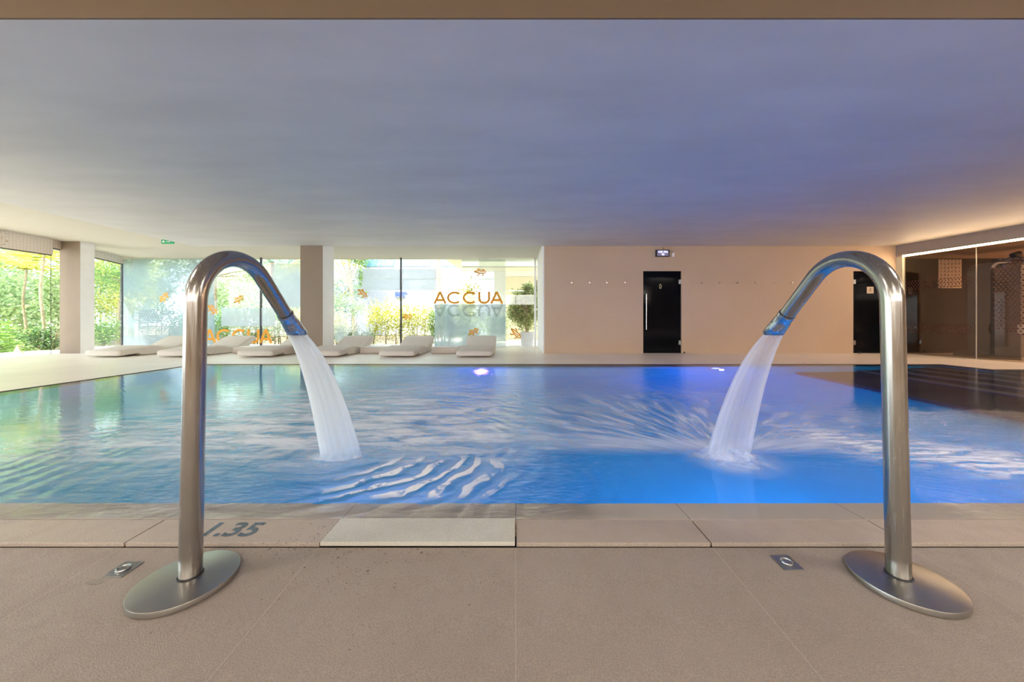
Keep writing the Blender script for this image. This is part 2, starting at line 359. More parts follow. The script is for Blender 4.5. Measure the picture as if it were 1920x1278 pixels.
# ------------------------------------------------------------------ mesh building
class MB:
    def __init__(s): s.V = []; s.F = []; s.UV = None
    def quad(s, *p):
        b = len(s.V); s.V += [tuple(x) for x in p]; s.F.append(tuple(range(b, b + len(p)))); return s
    def box(s, x0, x1, y0, y1, z0, z1):
        b = len(s.V)
        s.V += [(x0, y0, z0), (x1, y0, z0), (x1, y1, z0), (x0, y1, z0), (x0, y0, z1), (x1, y0, z1), (x1, y1, z1), (x0, y1, z1)]
        for f in ((0, 3, 2, 1), (4, 5, 6, 7), (0, 1, 5, 4), (1, 2, 6, 5), (2, 3, 7, 6), (3, 0, 4, 7)): s.F.append(tuple(b + i for i in f))
        return s
    def prism(s, poly, z0, z1):
        n = len(poly); b = len(s.V)
        s.V += [(x, y, z0) for x, y in poly] + [(x, y, z1) for x, y in poly]
        s.F.append(tuple(b + i for i in reversed(range(n)))); s.F.append(tuple(b + n + i for i in range(n)))
        for i in range(n):
            j = (i + 1) % n; s.F.append((b + i, b + j, b + n + j, b + n + i))
        return s
    def slab(s, p, q, th, z0, z1):            # upright slab from p to q (xy), thickness th
        p, q = Vector(p), Vector(q); d = (q - p).normalized(); n = Vector((-d.y, d.x)) * th / 2
        return s.prism([tuple(p - n), tuple(q - n), tuple(q + n), tuple(p + n)], z0, z1)
    def tube(s, path, rad, seg=16, cap=True, flat=1.0, uv=False):
        path = [Vector(p) for p in path]; n = len(path)
        if not isinstance(rad, (list, tuple)): rad = [rad] * n
        t0 = (path[1] - path[0]).normalized()
        up = Vector((0, 0, 1)) if abs(t0.z) < 0.9 else Vector((1, 0, 0))
        a = t0.cross(up).normalized(); b0 = len(s.V); prev = t0
        for i, p in enumerate(path):
            t = (path[min(i + 1, n - 1)] - path[max(i - 1, 0)]).normalized()
            a = prev.rotation_difference(t) @ a; prev = t
            bb = t.cross(a); r = rad[i]
            if not isinstance(r, (list, tuple)): r = (r, r * flat)
            for k in range(seg):
                g = 2 * math.pi * k / seg; s.V.append(tuple(p + a * math.cos(g) * r[0] + bb * math.sin(g) * r[1]))
        for i in range(n - 1):
            for k in range(seg):
                j = (k + 1) % seg
                s.F.append((b0 + i * seg + k, b0 + i * seg + j, b0 + (i + 1) * seg + j, b0 + (i + 1) * seg + k))
        if cap:
            s.F.append(tuple(b0 + k for k in reversed(range(seg)))); s.F.append(tuple(b0 + (n - 1) * seg + k for k in range(seg)))
        return s
    def disc(s, c, r, z0, z1, seg=48, bev=0.0):
        prof = [(r, z0), (r, z1 - bev), (r - bev * 0.3, z1 - bev * 0.3), (r - bev, z1)] if bev else [(r, z0), (r, z1)]
        b = len(s.V)
        for rr, z in prof:
            for k in range(seg):
                g = 2 * math.pi * k / seg; s.V.append((c[0] + rr * math.cos(g), c[1] + rr * math.sin(g), z))
        for i in range(len(prof) - 1):
            for k in range(seg):
                j = (k + 1) % seg; s.F.append((b + i * seg + k, b + i * seg + j, b + (i + 1) * seg + j, b + (i + 1) * seg + k))
        s.F.append(tuple(b + k for k in reversed(range(seg)))); m = b + (len(prof) - 1) * seg; s.F.append(tuple(m + k for k in range(seg)))
        return s
    def build(s, name, mat, parent=None, smooth=False, bevel=0.0, loc=None):
        m = bpy.data.meshes.new(name); m.from_pydata(s.V, [], s.F); m.materials.append(mat)
        o = bpy.data.objects.new(name, m); COL.objects.link(o)
        if smooth:
            for p in m.polygons: p.use_smooth = True
            try: m.set_sharp_from_angle(angle=R(40))
            except Exception: pass
        if bevel:
            md = o.modifiers.new('bevel', 'BEVEL'); md.width = bevel; md.segments = 3; md.limit_method = 'ANGLE'; md.angle_limit = R(40)
        if parent is not None: o.parent = parent
        if loc is not None: o.location = loc
        m.update(); return o

def tag(o, label, cat, group=None, kind=None):
    o['label'] = label; o['category'] = cat
    if group: o['group'] = group
    if kind: o['kind'] = kind
    return o
def st(o): o['kind'] = 'structure'; return o
def thing(name, label, cat, loc=(0, 0, 0), group=None, rotz=0.0):
    o = bpy.data.objects.new(name, None); COL.objects.link(o); o.location = loc; o.rotation_euler = (0, 0, rotz); o.empty_display_size = 0.1
    return tag(o, label, cat, group)
def P(u, v, Y): return ((u - CX) / F_ * Y, Y, H - (v - CY) / F_ * Y)
def copy_tree(o, parent=None):
    c = o.copy(); COL.objects.link(c)
    if parent is not None: c.parent = parent
    for ch in o.children: copy_tree(ch, c)
    return c
def text_mesh(txt, size, name, mat, parent=None, M=None, shear=0.0, extrude=0.0, sx=1.0, bold=0.0):
    cu = bpy.data.curves.new(name, 'FONT'); cu.body = txt; cu.size = size; cu.align_x = 'CENTER'; cu.align_y = 'CENTER'; cu.shear = shear; cu.offset = bold; cu.extrude = extrude
    tmp = bpy.data.objects.new('tmp', cu); COL.objects.link(tmp); bpy.context.view_layer.update()
    me = bpy.data.meshes.new_from_object(tmp); COL.objects.unlink(tmp); bpy.data.objects.remove(tmp)
    me.transform(Matrix.Diagonal((sx, 1, 1, 1)))
    if M is not None: me.transform(M)
    me.materials.clear(); me.materials.append(mat); me.name = name
    o = bpy.data.objects.new(name, me); COL.objects.link(o)
    if parent is not None: o.parent = parent
    return o

# ------------------------------------------------------------------ the room
YW = 8.785                                     # face of the beige spa wall
YG = 11.0                                      # plane of the garden glazing
ZC, ZS = 2.82, 2.717                           # upper ceiling, underside of the low ceiling over the pool
XW0, XW1 = 0.723, 9.64
# near deck, rising very slightly towards the pool
def deckz(y): return -0.013 - 0.0246 * (1.31 - y)
b = MB(); b.V = [(-11.0, -6, deckz(-2)), (11.5, -6, deckz(-2)), (11.5, -2, deckz(-2)), (-11.0, -2, deckz(-2)), (11.5, 1.298, deckz(1.298)), (-11.0, 1.298, deckz(1.298)),
     (11.5, 1.298, -0.25), (-11.0, 1.298, -0.25)]
b.F = [(0, 1, 2, 3), (3, 2, 4, 5), (5, 4, 6, 7)]
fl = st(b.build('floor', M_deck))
# tile joints of the near deck, 0.737 m apart
b = MB()
M_grout = plain('pale_grout', (0.50, 0.43, 0.36), 0.8)
for k in range(-6, 7):
    x = k * 0.737
    b.quad((x - .0009, -2, deckz(-2) + .0006), (x + .0009, -2, deckz(-2) + .0006), (x + .0009, 1.296, deckz(1.296) + .0006), (x - .0009, 1.296, deckz(1.296) + .0006))
g = b.build('tile_joints', M_grout, fl)
# dark drain gap under and behind the cover slabs
st(MB().box(-6.2, 9.8, 1.298, 1.455, -0.25, -0.035).build('gutter_channel', M_dark))
st(MB().box(-6.2, 9.8, 1.40, 1.455, -0.035, -0.016).build('gutter_shelf', M_ledge))
# submerged stone ledge just inside the overflow edge
b = MB(); y0, y1 = 1.455, 1.60
b.V = [(-6.0, y0, -0.004), (9.6, y0, -0.004), (9.6, y1, -0.016), (-6.0, y1, -0.016), (-6.0, y1, -1.4), (9.6, y1, -1.4), (-6.0, y0, -1.4), (9.6, y0, -1.4)]
b.F = [(0, 1, 2, 3), (3, 2, 5, 4), (0, 6, 7, 1), (0, 3, 4, 6), (1, 7, 5, 2)]
led = st(b.build('pool_overflow_ledge', M_ledge))
b = MB()
for k in range(-6, 12):
    x = k * 0.737 - 0.0
    b.quad((x - .001, y0, -.0035), (x + .001, y0, -.0035), (x + .001, y1, -.0155), (x - .001, y1, -.0155))
b.build('ledge_joints', M_dark, led)
# far and side decks around the water
PX0, PX1, PY0, PY1 = -6.0, 9.6, 1.60, 6.56
b = MB()
b.prism([(-13.2, -6), (PX0, -6), (PX0, PY1), (-13.2, PY1)], -0.3, 0.0)
b2 = MB().prism([(-13.2, 1.298), (PX0, 1.298), (PX0, PY1), (-13.2, PY1)], -0.3, 0.001)
b2.prism([(-13.2, PY1), (8.05, PY1), (8.05, 11.2), (-13.2, 11.2)], -0.3, 0.001)
b2.prism([(8.05, 5.85), (14.5, 5.85), (14.5, 11.2), (8.05, 11.2)], -0.3, 0.001)
b2.prism([(PX1, 1.298), (14.5, 1.298), (14.5, 5.85), (PX1, 5.85)], -0.3, 0.001)
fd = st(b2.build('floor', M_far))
# raised pale lip along the far and left pool edge
b = MB(); b.box(PX0 - 0.03, 8.05, PY1, PY1 + 0.03, -0.02, 0.006); b.box(PX0 - 0.03, PX0, 1.46, PY1, -0.02, 0.006); b.box(8.05, 8.08, 5.88, PY1, -0.02, 0.006); b.box(8.05, PX1, 5.85, 5.88, -0.02, 0.006)
st(b.build('trim_1', M_col))
# basin
D = -1.35
b = MB()
b.quad((PX0, PY0, D), (5.3, PY0, D), (5.3, PY1, D), (PX0, PY1, D))
b.quad((PX0, PY1, D), (8.05, PY1, D), (8.05, PY1, 0), (PX0, PY1, 0))
b.quad((PX0, PY0, D), (PX0, PY1, D), (PX0, PY1, 0), (PX0, PY0, 0))
b.quad((PX1, PY0, D), (PX0, PY0, D), (PX0, PY0, -0.016), (PX1, PY0, -0.016))
b.quad((8.05, PY1, D), (8.05, 5.85, D), (8.05, 5.85, 0), (8.05, PY1, 0))
b.quad((8.05, 5.85, D), (PX1, 5.85, D), (PX1, 5.85, 0), (8.05, 5.85, 0))
b.quad((PX1, 5.85, D), (PX1, PY0, D), (PX1, PY0, 0), (PX1, 5.85, 0))
st(b.build('pool_basin', M_pool))
# dark stone landing and steps on the right, pale nosings
b = MB(); n = MB()
b.box(5.3, 9.6, PY0, PY1 - 0.001, D - 0.1, -1.12)
for k in range(6):
    x = 6.45 + 0.42 * k; z = -0.95 + 0.17 * k
    b.box(x, 9.6, PY0, 5.85 if k > 3 else PY1 - 0.002, z - 0.17, z)
    n.box(x - 0.004, x + 0.14, PY0, 5.85 if k > 3 else PY1 - 0.003, z - 0.04, z + 0.003)
stp = st(b.build('pool_steps', M_pooldark)); n.build('step_nosing', M_nosing, stp)
# water
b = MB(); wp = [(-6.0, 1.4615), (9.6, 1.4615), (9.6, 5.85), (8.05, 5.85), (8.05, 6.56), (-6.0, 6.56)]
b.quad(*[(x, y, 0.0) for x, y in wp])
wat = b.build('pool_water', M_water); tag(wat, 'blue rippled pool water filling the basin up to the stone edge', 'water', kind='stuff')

# underwater lamps
plamp = None
LB = {-5.05: 'round underwater lamp on the far pool wall below the left loungers', -0.63: 'round underwater lamp on the far pool wall below the potted shrub',
      3.76: 'round glowing blue underwater lamp on the far pool wall near the right jet'}
for x, y in POOL_FAR:
    t = thing('pool_lamp', LB[x], 'lamp', (x, 6.56, -0.5), 'underwater lamps on the far pool wall')
    MB().tube([(0, 0, 0), (0, -0.03, 0)], 0.13, 32).build('lamp_ring', M_plate, t)
    MB().tube([(0, -0.03, 0), (0, -0.045, 0)], [0.075, 0.065], 32).build('lamp_lens', M_poollamp, t)

# low ceiling over the pool with its fascia
YF = 2.17
GL = [(9.70, 8.65), (10.03, 6.84), (10.90, 2.0), (11.5, -1.4)]
GLd = (Vector(GL[1]) - Vector(GL[0])).normalized()
def gp(s, off=0.0):                        # point s metres along the gym glazing, off metres to the room side
    p = Vector(GL[0]) + GLd * s; nn = Vector((GLd.y, -GLd.x)); return (p.x + nn.x * off, p.y + nn.y * off)
rA = (9.64, YW); rB = gp(6.7, 0.10)
st(MB().prism([(-8.2, YF), (rB[0] + 0.0, YF), rA, (XW1, 8.80), (-8.2, 8.80)], ZS, 3.4).build('ceiling', M_ceil))
st(MB().box(-13.4, 12.6, YF - 0.012, YF, ZS + 0.001, 3.1).build('wall_fascia', M_fascia))
st(MB().box(-13.4, 12.6, -6.2, YF - 0.012, 3.0, 3.4).build('ceiling', M_ceil2))
b = MB(); b.box(-13.2, -8.2, YF, 11.35, ZC, 3.4); b.box(-8.2, 0.9, 8.80, 11.35, ZC, 3.4); st(b.build('ceiling', M_ceil2))
b = MB(); b.prism([rA, rB, (rB[0] + 4.5, rB[1]), (14.5, 9.0), (9.64, 9.0)], 2.41, 3.4); st(b.build('ceiling', M_gymceil))
# closing walls of the part behind the camera
st(MB().box(-11.4, 12.6, -6.3, -6.1, -0.3, 2.1).box(-11.4, 12.6, -6.3, -6.1, 2.9, 3.1).box(-11.4, -9.0, -6.3, -6.1, 2.1, 2.9).box(9.0, 12.6, -6.3, -6.1, 2.1, 2.9).build('wall_back', M_wall))
wb = st(MB().box(-9.0, 9.0, -6.22, -6.21, 2.1, 2.9).build('window_8', M_glass))      # added unseen window strip around the fill light
fb = MB()
for k in range(7): fb.box(-9.0 + k * 3 - 0.03, -9.0 + k * 3 + 0.03, -6.25, -6.17, 2.1, 2.9)
fb.build('window_frame', M_seal, wb)
st(MB().box(11.55, 11.75, -6.2, 2.0, -0.3, 3.1).build('wall_right', M_wall))
# added ceiling panels, unseen behind the camera
for i, (x, y, k) in enumerate(FILL_PANELS):
    t = thing('unseen_ceiling_panel', 'added warm lit panel in the unseen ceiling over the near deck', 'ceiling lamp', (x, y, 3.0), 'added ceiling panels, unseen behind the camera')
    b = MB(); b.box(-0.60, 0.60, -0.30, -0.26, -0.02, 0); b.box(-0.60, 0.60, 0.26, 0.30, -0.02, 0); b.box(-0.60, -0.56, -0.26, 0.26, -0.02, 0); b.box(0.56, 0.60, -0.26, 0.26, -0.02, 0)
    b.build('frame', M_white, t); MB().box(-0.56, 0.56, -0.26, 0.26, -0.012, -0.002).build('diffuser', M_lampglow, t)

# spa wall with two door openings
D1 = (3.23, 4.203, 2.083); D2 = (8.555, 9.50, 2.083)
b = MB()
for x0, x1 in ((XW0, D1[0]), (D1[1], D2[0]), (D2[1], XW1)): b.box(x0, x1, YW, YW + 0.22, 0, ZS + 0.02)
for d in (D1, D2): b.box(d[0], d[1], YW, YW + 0.22, d[2], ZS + 0.02)
b.box(XW0 + 0.02, XW1, YW + 0.2, YW + 0.3, 0, ZS)
st(b.build('wall_far', M_wall))
st(MB().box(XW0 - 0.03, XW0, YW + 0.005, YG + 0.06, 0, ZC).build('trim_2', M_white))
st(MB().box(XW0, XW0 + 0.25, YW + 0.22, YG + 0.3, 0, ZC).build('wall_side', M_white))
st(MB().box(XW1, gp(0)[0] + 0.02, YW - 0.14, YW + 0.22, 0, 2.43).build('trim_3', M_cream))
# doors
def glass_door(num, d, handle, hinges, zero):
    o = MB().box(d[0] + 0.012, d[1] - 0.012, YW + 0.03, YW + 0.045, 0.012, d[2] - 0.012).build('door_%d' % num, M_blackglass); st(o)
    MB().box(d[0] + 0.0, d[1], YW + 0.05, YW + 0.06, 0, d[2]).build('door_rebate', M_dark, o)
    if handle is not None:
        hb = MB(); hx = handle; hb.tube([(hx, YW - 0.045, 0.60), (hx, YW - 0.045, 1.50)], 0.014, 12)
        for z in (0.80, 1.30): hb.tube([(hx, YW - 0.045, z), (hx, YW + 0.03, z)], 0.010, 10)
        hb.build('door_handle', M_nozzle, o, smooth=True)
    for z in (0.27, 1.81):
        MB().box(hinges - 0.035, hinges + 0.035, YW - 0.006, YW + 0.03, z - 0.055, z + 0.055).build('hinge', M_nozzle, o, bevel=0.004)
    return o
d1 = glass_door(1, D1, D1[0] + 0.065, D1[1] - 0.035, True)
d2 = glass_door(2, D2, None, D2[0] + 0.025, False)
M_gold = plain('pale_gold_vinyl', (0.75, 0.68, 0.42), 0.5)
RX = Matrix.Rotation(R(90), 4, 'X')
x, y, z = P(1239, 537, YW); text_mesh('0', 0.17, 'door_number', M_gold, d1, Matrix.Translation((x, YW + 0.026, z)) @ RX, sx=0.75)
x, y, z = P(1633.5, 543.5, YW)
o = MB().box(x - 0.085, x + 0.085, YW + 0.022, YW + 0.028, z - 0.085, z + 0.085).build('door_sign', M_poster, d2)
text_mesh('0', 0.13, 'sign_figure', M_gymwall, o, Matrix.Translation((x, YW + 0.020, z)) @ RX, sx=0.7)
# door stops
for i, u in enumerate((1283, 1611)):
    x = (u - CX) / F_ * 8.70
    t = MB().tube([(x, 8.70, 0.0), (x, 8.70, 0.035), (x, 8.70, 0.05)], [0.018, 0.018, 0.008], 12).build('door_stop', M_black, smooth=True)
    tag(t, ['small black door stop on the floor beside the door with the long handle', 'small black door stop on the floor before the door partly behind the pipe'][i], 'door stop', 'door stops')
# coat knobs
kn = None
us = [1071.5, 1105, 1137, 1171, 1314.7, 1348, 1382, 1415.7, 1451, 1484, 1517, 1551]
for i, u in enumerate(us):
    x, y, z = P(u, 530, YW)
    if kn is None:
        kn = MB().tube([(0, 0, 0), (0, -0.03, 0), (0, -0.032, 0), (0, -0.042, 0)], [0.010, 0.010, 0.019, 0.017], 14).build('coat_knob', M_nozzle, smooth=True); k_ = kn
    else: k_ = kn.copy(); COL.objects.link(k_)
    k_.location = (x, YW, z)
    names = ['leftmost', 'second', 'third', 'fourth']
    if i < 4: lb = 'small steel wall knob, %s of the four left of the black door' % names[i]
    else: lb = 'small steel wall knob, %s of the eight right of the first black door' % ['first', 'second', 'third', 'fourth', 'fifth', 'sixth', 'seventh', 'last'][i - 4]
    tag(k_, lb, 'wall knob', 'coat knobs on the beige wall')
# digital display and its power adapter
x0, _, z1 = P(1228.5, 468.5, YW); x1, _, z0 = P(1254, 481.5, YW)
t = thing('digital_clock', 'small black framed digital display glowing violet above the black door', 'clock', ((x0 + x1) / 2, YW, z0))
w, h = (x1 - x0) / 2, z1 - z0
MB().box(-w, w, -0.05, 0, 0, h).build('casing', M_black, t, bevel=0.006)
MB().box(-w + 0.03, w - 0.03, -0.054, -0.049, 0.018, h - 0.018).build('screen', M_screen, t)
text_mesh('428 956', 0.075, 'digits', M_digit, t, Matrix.Translation((0, -0.056, h * 0.66)) @ RX)
text_mesh('40', 0.075, 'digits', M_digit, t, Matrix.Translation((0, -0.056, h * 0.30)) @ RX)
MB().tube([(0.05, -0.02, h), (0.02, -0.01, h + 0.05), (0.0, -0.008, h + 0.075)], 0.005, 8).build('cable', M_black, t, smooth=True)
x0, _, z1 = P(1259, 474, YW); x1, _, z0 = P(1263.5, 481.5, YW)
t = thing('power_adapter', 'small white power adapter on the wall beside the digital display', 'adapter', ((x0 + x1) / 2, YW, z0))
MB().box(-(x1 - x0) / 2, (x1 - x0) / 2, -0.04, 0, 0, z1 - z0).build('casing', M_white, t, bevel=0.006)
MB().tube([(0, -0.02, z1 - z0), (-0.03, -0.02, z1 - z0 + 0.03), (-0.10, -0.015, z1 - z0 + 0.055)], 0.005, 8).build('cable', M_black, t, smooth=True)

# columns
def column(n, u0, u1, u2):
    y0 = 8.73; x0 = (u0 - CX) / F_ * y0; x1 = (u1 - CX) / F_ * y0; yb = x1 * F_ / (u2 - CX)
    b = MB(); b.box(x0, x1, y0, yb, 0, ZC + 0.02); o = st(b.build('column', M_col))
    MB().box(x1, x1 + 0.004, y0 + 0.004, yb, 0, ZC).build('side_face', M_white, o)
    return o
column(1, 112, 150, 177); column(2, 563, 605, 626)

# ------------------------------------------------------------------ glazing
def rect_film(parent, name, u0, u1, v0, v1, mat, dy=-0.012):
    a = P(u0, v0, YG + dy); c = P(u1, v1, YG + dy)
    return MB().box(a[0], c[0], YG + dy - 0.0008, YG + dy, c[2], a[2]).build(name, mat, parent)
def window(num, p, q, z0, z1):
    o = MB().slab(p, q, 0.012, z0, z1).build('window_%d' % num, M_glass); return st(o)
A0, A1, A2 = (-10.9, -6.0), (-11.40, 8.50), (-12.49, YG)
w1 = window(1, A0, A1, 0.0, 2.44); w2 = window(2, A1, A2, 0.0, 2.74)
st(MB().slab(A0, A1, 0.10, 2.44, ZC + 0.02).build('wall_left', M_header)); st(MB().slab(A1, (A2[0], A2[1]), 0.10, 2.62, ZC + 0.02).build('wall_left', M_header))
MB().slab(A0, A1, 0.05, 2.42, 2.445).build('window_rail', M_seal, w1)
MB().slab(A1, A2, 0.05, 2.60, 2.625).build('window_rail', M_seal, w2)
MB().slab((A1[0] - 0.002, A1[1] - 0.004), (A1[0] + 0.002, A1[1] + 0.004), 0.004, 0, 2.45).build('window_seam', M_seal, w1)
xs = [-12.49, (489.5 - CX) / F_ * YG, (752 - CX) / F_ * YG, 0.693]
ws = []
for i in range(3):
    w_ = window(3 + i, (xs[i], YG), (xs[i + 1], YG), 0.0, ZC); ws.append(w_)
    for xx in ((xs[i],) if i else (xs[0],)):
        MB().box(xx - 0.02, xx + 0.02, YG - 0.03, YG + 0.03, 0, ZC).build('mullion', M_seal, w_)
st(MB().box(-12.6, 0.7, YG - 0.05, YG + 0.05, -0.01, 0.012).build('trim_4', M_white))
wA, wB, wC = ws      # window 3, 4 (behind the column), 5
# frame of the door leaf at the right end
b = MB(); xr = (1004 - CX) / F_ * YG
b.box(xr - 0.04, xr + 0.02, YG - 0.04, YG + 0.04, 0, ZC - 0.02); b.build('frame', M_white, wC)
MB().box(xr + 0.03, xr + 0.05, YG - 0.06, YG - 0.04, 1.75, 2.1).build('pull', M_black, wC)
# films
rect_film(wA, 'frosted_film', 231, 402, 485, 649, M_frost)
rect_film(wA, 'frosted_film', 415, 489, 577, 611, M_frost2)
rect_film(wB, 'frosted_film', 490, 516, 577, 611, M_frost2)
rect_film(wB, 'frosted_film', 508, 612, 494, 576, M_frost2, -0.014)
rect_film(wB, 'frosted_film', 680, 751, 504, 544, M_frost2)
rect_film(wC, 'frosted_film', 753, 818, 504, 544, M_frost2)
rect_film(wC, 'frosted_film', 815, 948, 570, 649, M_frost)
rect_film(wC, 'frosted_film', 898, 948, 484, 570, filmmat('thin_film', (0.55, 0.6, 0.55), 0.30))
def hexnet(parent, u0, u1, v0, v1, cell=0.085, mat=None):
    a = P(u0, v0, YG); c = P(u1, v1, YG); b = MB(); y = YG - 0.016; r = cell / 2; row = 0; z = c[2] + r
    while z < a[2] - r * 0.5:
        x = a[0] + r + (r if row % 2 else 0)
        while x < c[0] - r * 0.6:
            n = 6; o = len(b.V)
            for k in range(n):
                g = R(30 + 60 * k)
                b.V.append((x + r * math.cos(g), y, z + r * math.sin(g))); b.V.append((x + r * 0.72 * math.cos(g), y, z + r * 0.72 * math.sin(g)))
            for k in range(n):
                j = (k + 1) % n; b.F.append((o + 2 * k, o + 2 * j, o + 2 * j + 1, o + 2 * k + 1))
            x += cell * 0.95
        z += cell * 0.80; row += 1
    return b.build('honeycomb_film', mat or M_hex, parent)
hexnet(wA, 257, 336, 577, 649); hexnet(wB, 687, 737, 544, 570)
b = MB(); a = P(900, 486, YG); c = P(946, 568, YG); z = c[2]
while z < a[2]:
    x = a[0]
    while x < c[0]:
        b.quad((x, YG - .016, z), (x + .018, YG - .016, z), (x + .018, YG - .016, z + .018), (x, YG - .016, z + .018)); x += 0.045
    z += 0.045
b.build('dotted_film', M_net, wC)
def fern(parent, u, v, length, ang, n=22, w=0.34, mat=M_fern, bend=0.5, y=YG - 0.018):
    x0, _, z0 = P(u, v, YG); b = MB(); px, pz = x0, z0; a = R(ang); ds = length / n
    for i in range(n):
        t = i / (n - 1); a -= R(bend * 60 / n)
        nx, nz = px + math.cos(a) * ds, pz + math.sin(a) * ds
        b.quad((px, y, pz), (nx, y, nz), (nx + .006, y, nz), (px + .006, y, pz))
        L = w * math.sin(math.pi * (0.12 + 0.86 * t)) ; wd = ds * 0.33
        for sgn in (1, -1):
            la = a + sgn * R(62); cx_, cz_ = math.cos(la), math.sin(la); tx, tz = math.cos(a) * wd, math.sin(a) * wd
            mx_, mz_ = px + cx_ * L * 0.55, pz + cz_ * L * 0.55
            ex, ez = px + cx_ * L + tx * 2.2, pz + cz_ * L + tz * 2.2
            b.quad((px - tx, y, pz - tz), (mx_ - tx, y, mz_ - tz), (ex, y, ez), (mx_ + tx, y, mz_ + tz), (px + tx, y, pz + tz))
        px, pz = nx, nz
    return b.build('fern_film', mat, parent)
for a in ((338, 560, 1.2, 75, 24, 0.42), (350, 600, 1.3, 60, 24, 0.40), (372, 640, 1.5, 80, 26, 0.36), (392, 560, 1.1, 95, 22, 0.4), (385, 520, 0.8, 40, 18, 0.3)):
    fern(wA, *a)
for a in ((632, 560, 1.1, 80, 24, 0.40), (640, 590, 1.2, 62, 24, 0.42), (650, 640, 1.0, 120, 22, 0.36), (660, 640, 0.9, 50, 20, 0.36), (665, 545, 0.9, 110, 20, 0.36), (632, 640, 0.8, 70, 18, 0.3)):
    fern(wB, *a)
for a in ((830, 645, 1.1, 60, 22, 0.38), (850, 648, 1.0, 110, 22, 0.34), (880, 640, 1.1, 75, 22, 0.36), (905, 645, 1.0, 45, 20, 0.3)):
    fern(wC, *a)

# lettering: strokes drawn as flat vinyl
def letters(parent, u0, u1, vt, vb, mat, flip=False, y=YG - 0.022, name='lettering', mask=None):
    a = P(u0, vt, YG); c = P(u1, vb, YG); Wd = c[0] - a[0]; Ht = a[2] - c[2]; th = Ht * 0.17; b = MB(); yy = [y]
    def pt(x, z):
        if flip: z = 1 - z
        return (a[0] + x * Wd, yy[0], c[2] + z * Ht)
    def stroke(pts):
        yy[0] -= 0.0012; pts = [Vector(pt(*p)) for p in pts]; n = len(pts); o = len(b.V)
        for i in range(n):
            d = (pts[min(i + 1, n - 1)] - pts[max(i - 1, 0)]).normalized(); nn = Vector((-d.z, 0, d.x)) * th / 2
            b.V.append(tuple(pts[i] - nn)); b.V.append(tuple(pts[i] + nn))
        for i in range(n - 1): b.F.append((o + 2 * i, o + 2 * i + 2, o + 2 * i + 3, o + 2 * i + 1))
    def A(x): stroke([(x, 0.0), (x + .082, 1)]); stroke([(x + .082, 1), (x + .164, 0)]); stroke([(x + .035, .30), (x + .129, .30)])
    def C(x):
        rx, rz = .098, .5
        stroke([(x + rx + rx * math.cos(R(g)), .5 + (rz - .06) * math.sin(R(g))) for g in range(48, 313, 12)])
    def U(x):
        w = .072; pts = [(x, 1), (x, .42)] + [(x + w + w * math.cos(R(g)), .42 - .36 * math.sin(R(g - 180))) for g in range(195, 360, 15)] + [(x + 2 * w, .42), (x + 2 * w, 1)]
        stroke([(p[0], p[1]) for p in pts])
    A(0.0); C(0.20); C(0.43); U(0.66); A(0.835)
    return b.build(name, mat, parent)
l1 = letters(wA, 384, 510, 617, 643, M_orange)
l2 = letters(wC, 815, 942, 547, 569, M_orange)
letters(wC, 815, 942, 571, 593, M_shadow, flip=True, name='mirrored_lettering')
# small orange lizard-like creatures stuck to the glass
def critter(parent, u, v, size, ang, mat=M_orange):
    x0, _, z0 = P(u, v, YG); b = MB(); yy = [YG - 0.024]; ca, sa = math.cos(R(ang)), math.sin(R(ang))
    def q(x, z): return (x0 + (x * ca - z * sa) * size, yy[0], z0 + (x * sa + z * ca) * size)
    def line(pts, w):
        yy[0] -= 0.0012; pts = [Vector((p[0], p[1])) for p in pts]; m = len(pts); o = len(b.V)
        for i in range(m):
            d = pts[min(i + 1, m - 1)] - pts[max(i - 1, 0)]; d = d / max(d.length, 1e-6); n = Vector((-d.y, d.x)) * w / 2
            b.V.append(q(*(pts[i] - n))); b.V.append(q(*(pts[i] + n)))
        for i in range(m - 1): b.F.append((o + 2 * i, o + 2 * i + 2, o + 2 * i + 3, o + 2 * i + 1))
    body = [(-.5, .02), (-.2, .13), (.12, .16), (.36, .10), (.5, 0), (.36, -.08), (.1, -.12), (-.2, -.08), (-.5, .02)]
    line(body, .09); line([(-.3, .0), (.3, .03)], .07)
    for pts in ([(-.02, .12), (-.14, .26), (-.30, .24)], [(.22, .12), (.30, .25)], [(-.05, -.1), (-.14, -.26), (-.30, -.30)], [(.2, -.1), (.27, -.24), (.15, -.31)]): line(pts, .09)
    return b.build('emblem', mat, parent)
critter(wA, 309, 557.5, 0.38, 50); critter(wA, 399, 580, 0.40, -42); critter(wA, 449, 561, 0.36, 38)
critter(wB, 680.5, 549.5, 0.36, -38); critter(wC, 764, 593.5, 0.32, 8); critter(wC, 900.5, 510, 0.38, 0); critter(wC, 888, 622, 0.36, 32); critter(wC, 967, 625, 0.42, -45)

# ------------------------------------------------------------------ gym glazing on the right with its light strip
def gslab(name, s0, s1, off, th, z0, z1, mat, parent=None):
    return MB().slab(gp(s0, off), gp(s1, off), th, z0, z1).build(name, mat, parent)
sSeam = None
for k in range(600):
    p = gp(k * 0.01)
    if (p[0] / p[1]) * F_ + CX >= 1830: sSeam = k * 0.01; break
g1 = st(gslab('window_6', 0, sSeam - 0.004, 0, 0.012, 0.0, 2.44, M_gymglass)); g2 = st(gslab('window_7', sSeam + 0.004, 6.6, 0, 0.012, 0, 2.44, M_gymglass))
gslab('glass_seam', sSeam - 0.006, sSeam + 0.006, 0.004, 0.016, 0, 2.44, plain('pale_silicone', (0.6, 0.55, 0.45), 0.4), g2)
led_ = thing('light_strip', 'long warm glowing light strip along the top of the dark gym glazing', 'light strip', (0, 0, 0))
gslab('diffuser', 0.0, 6.5, 0.035, 0.045, 2.415, 2.458, M_led, led_)
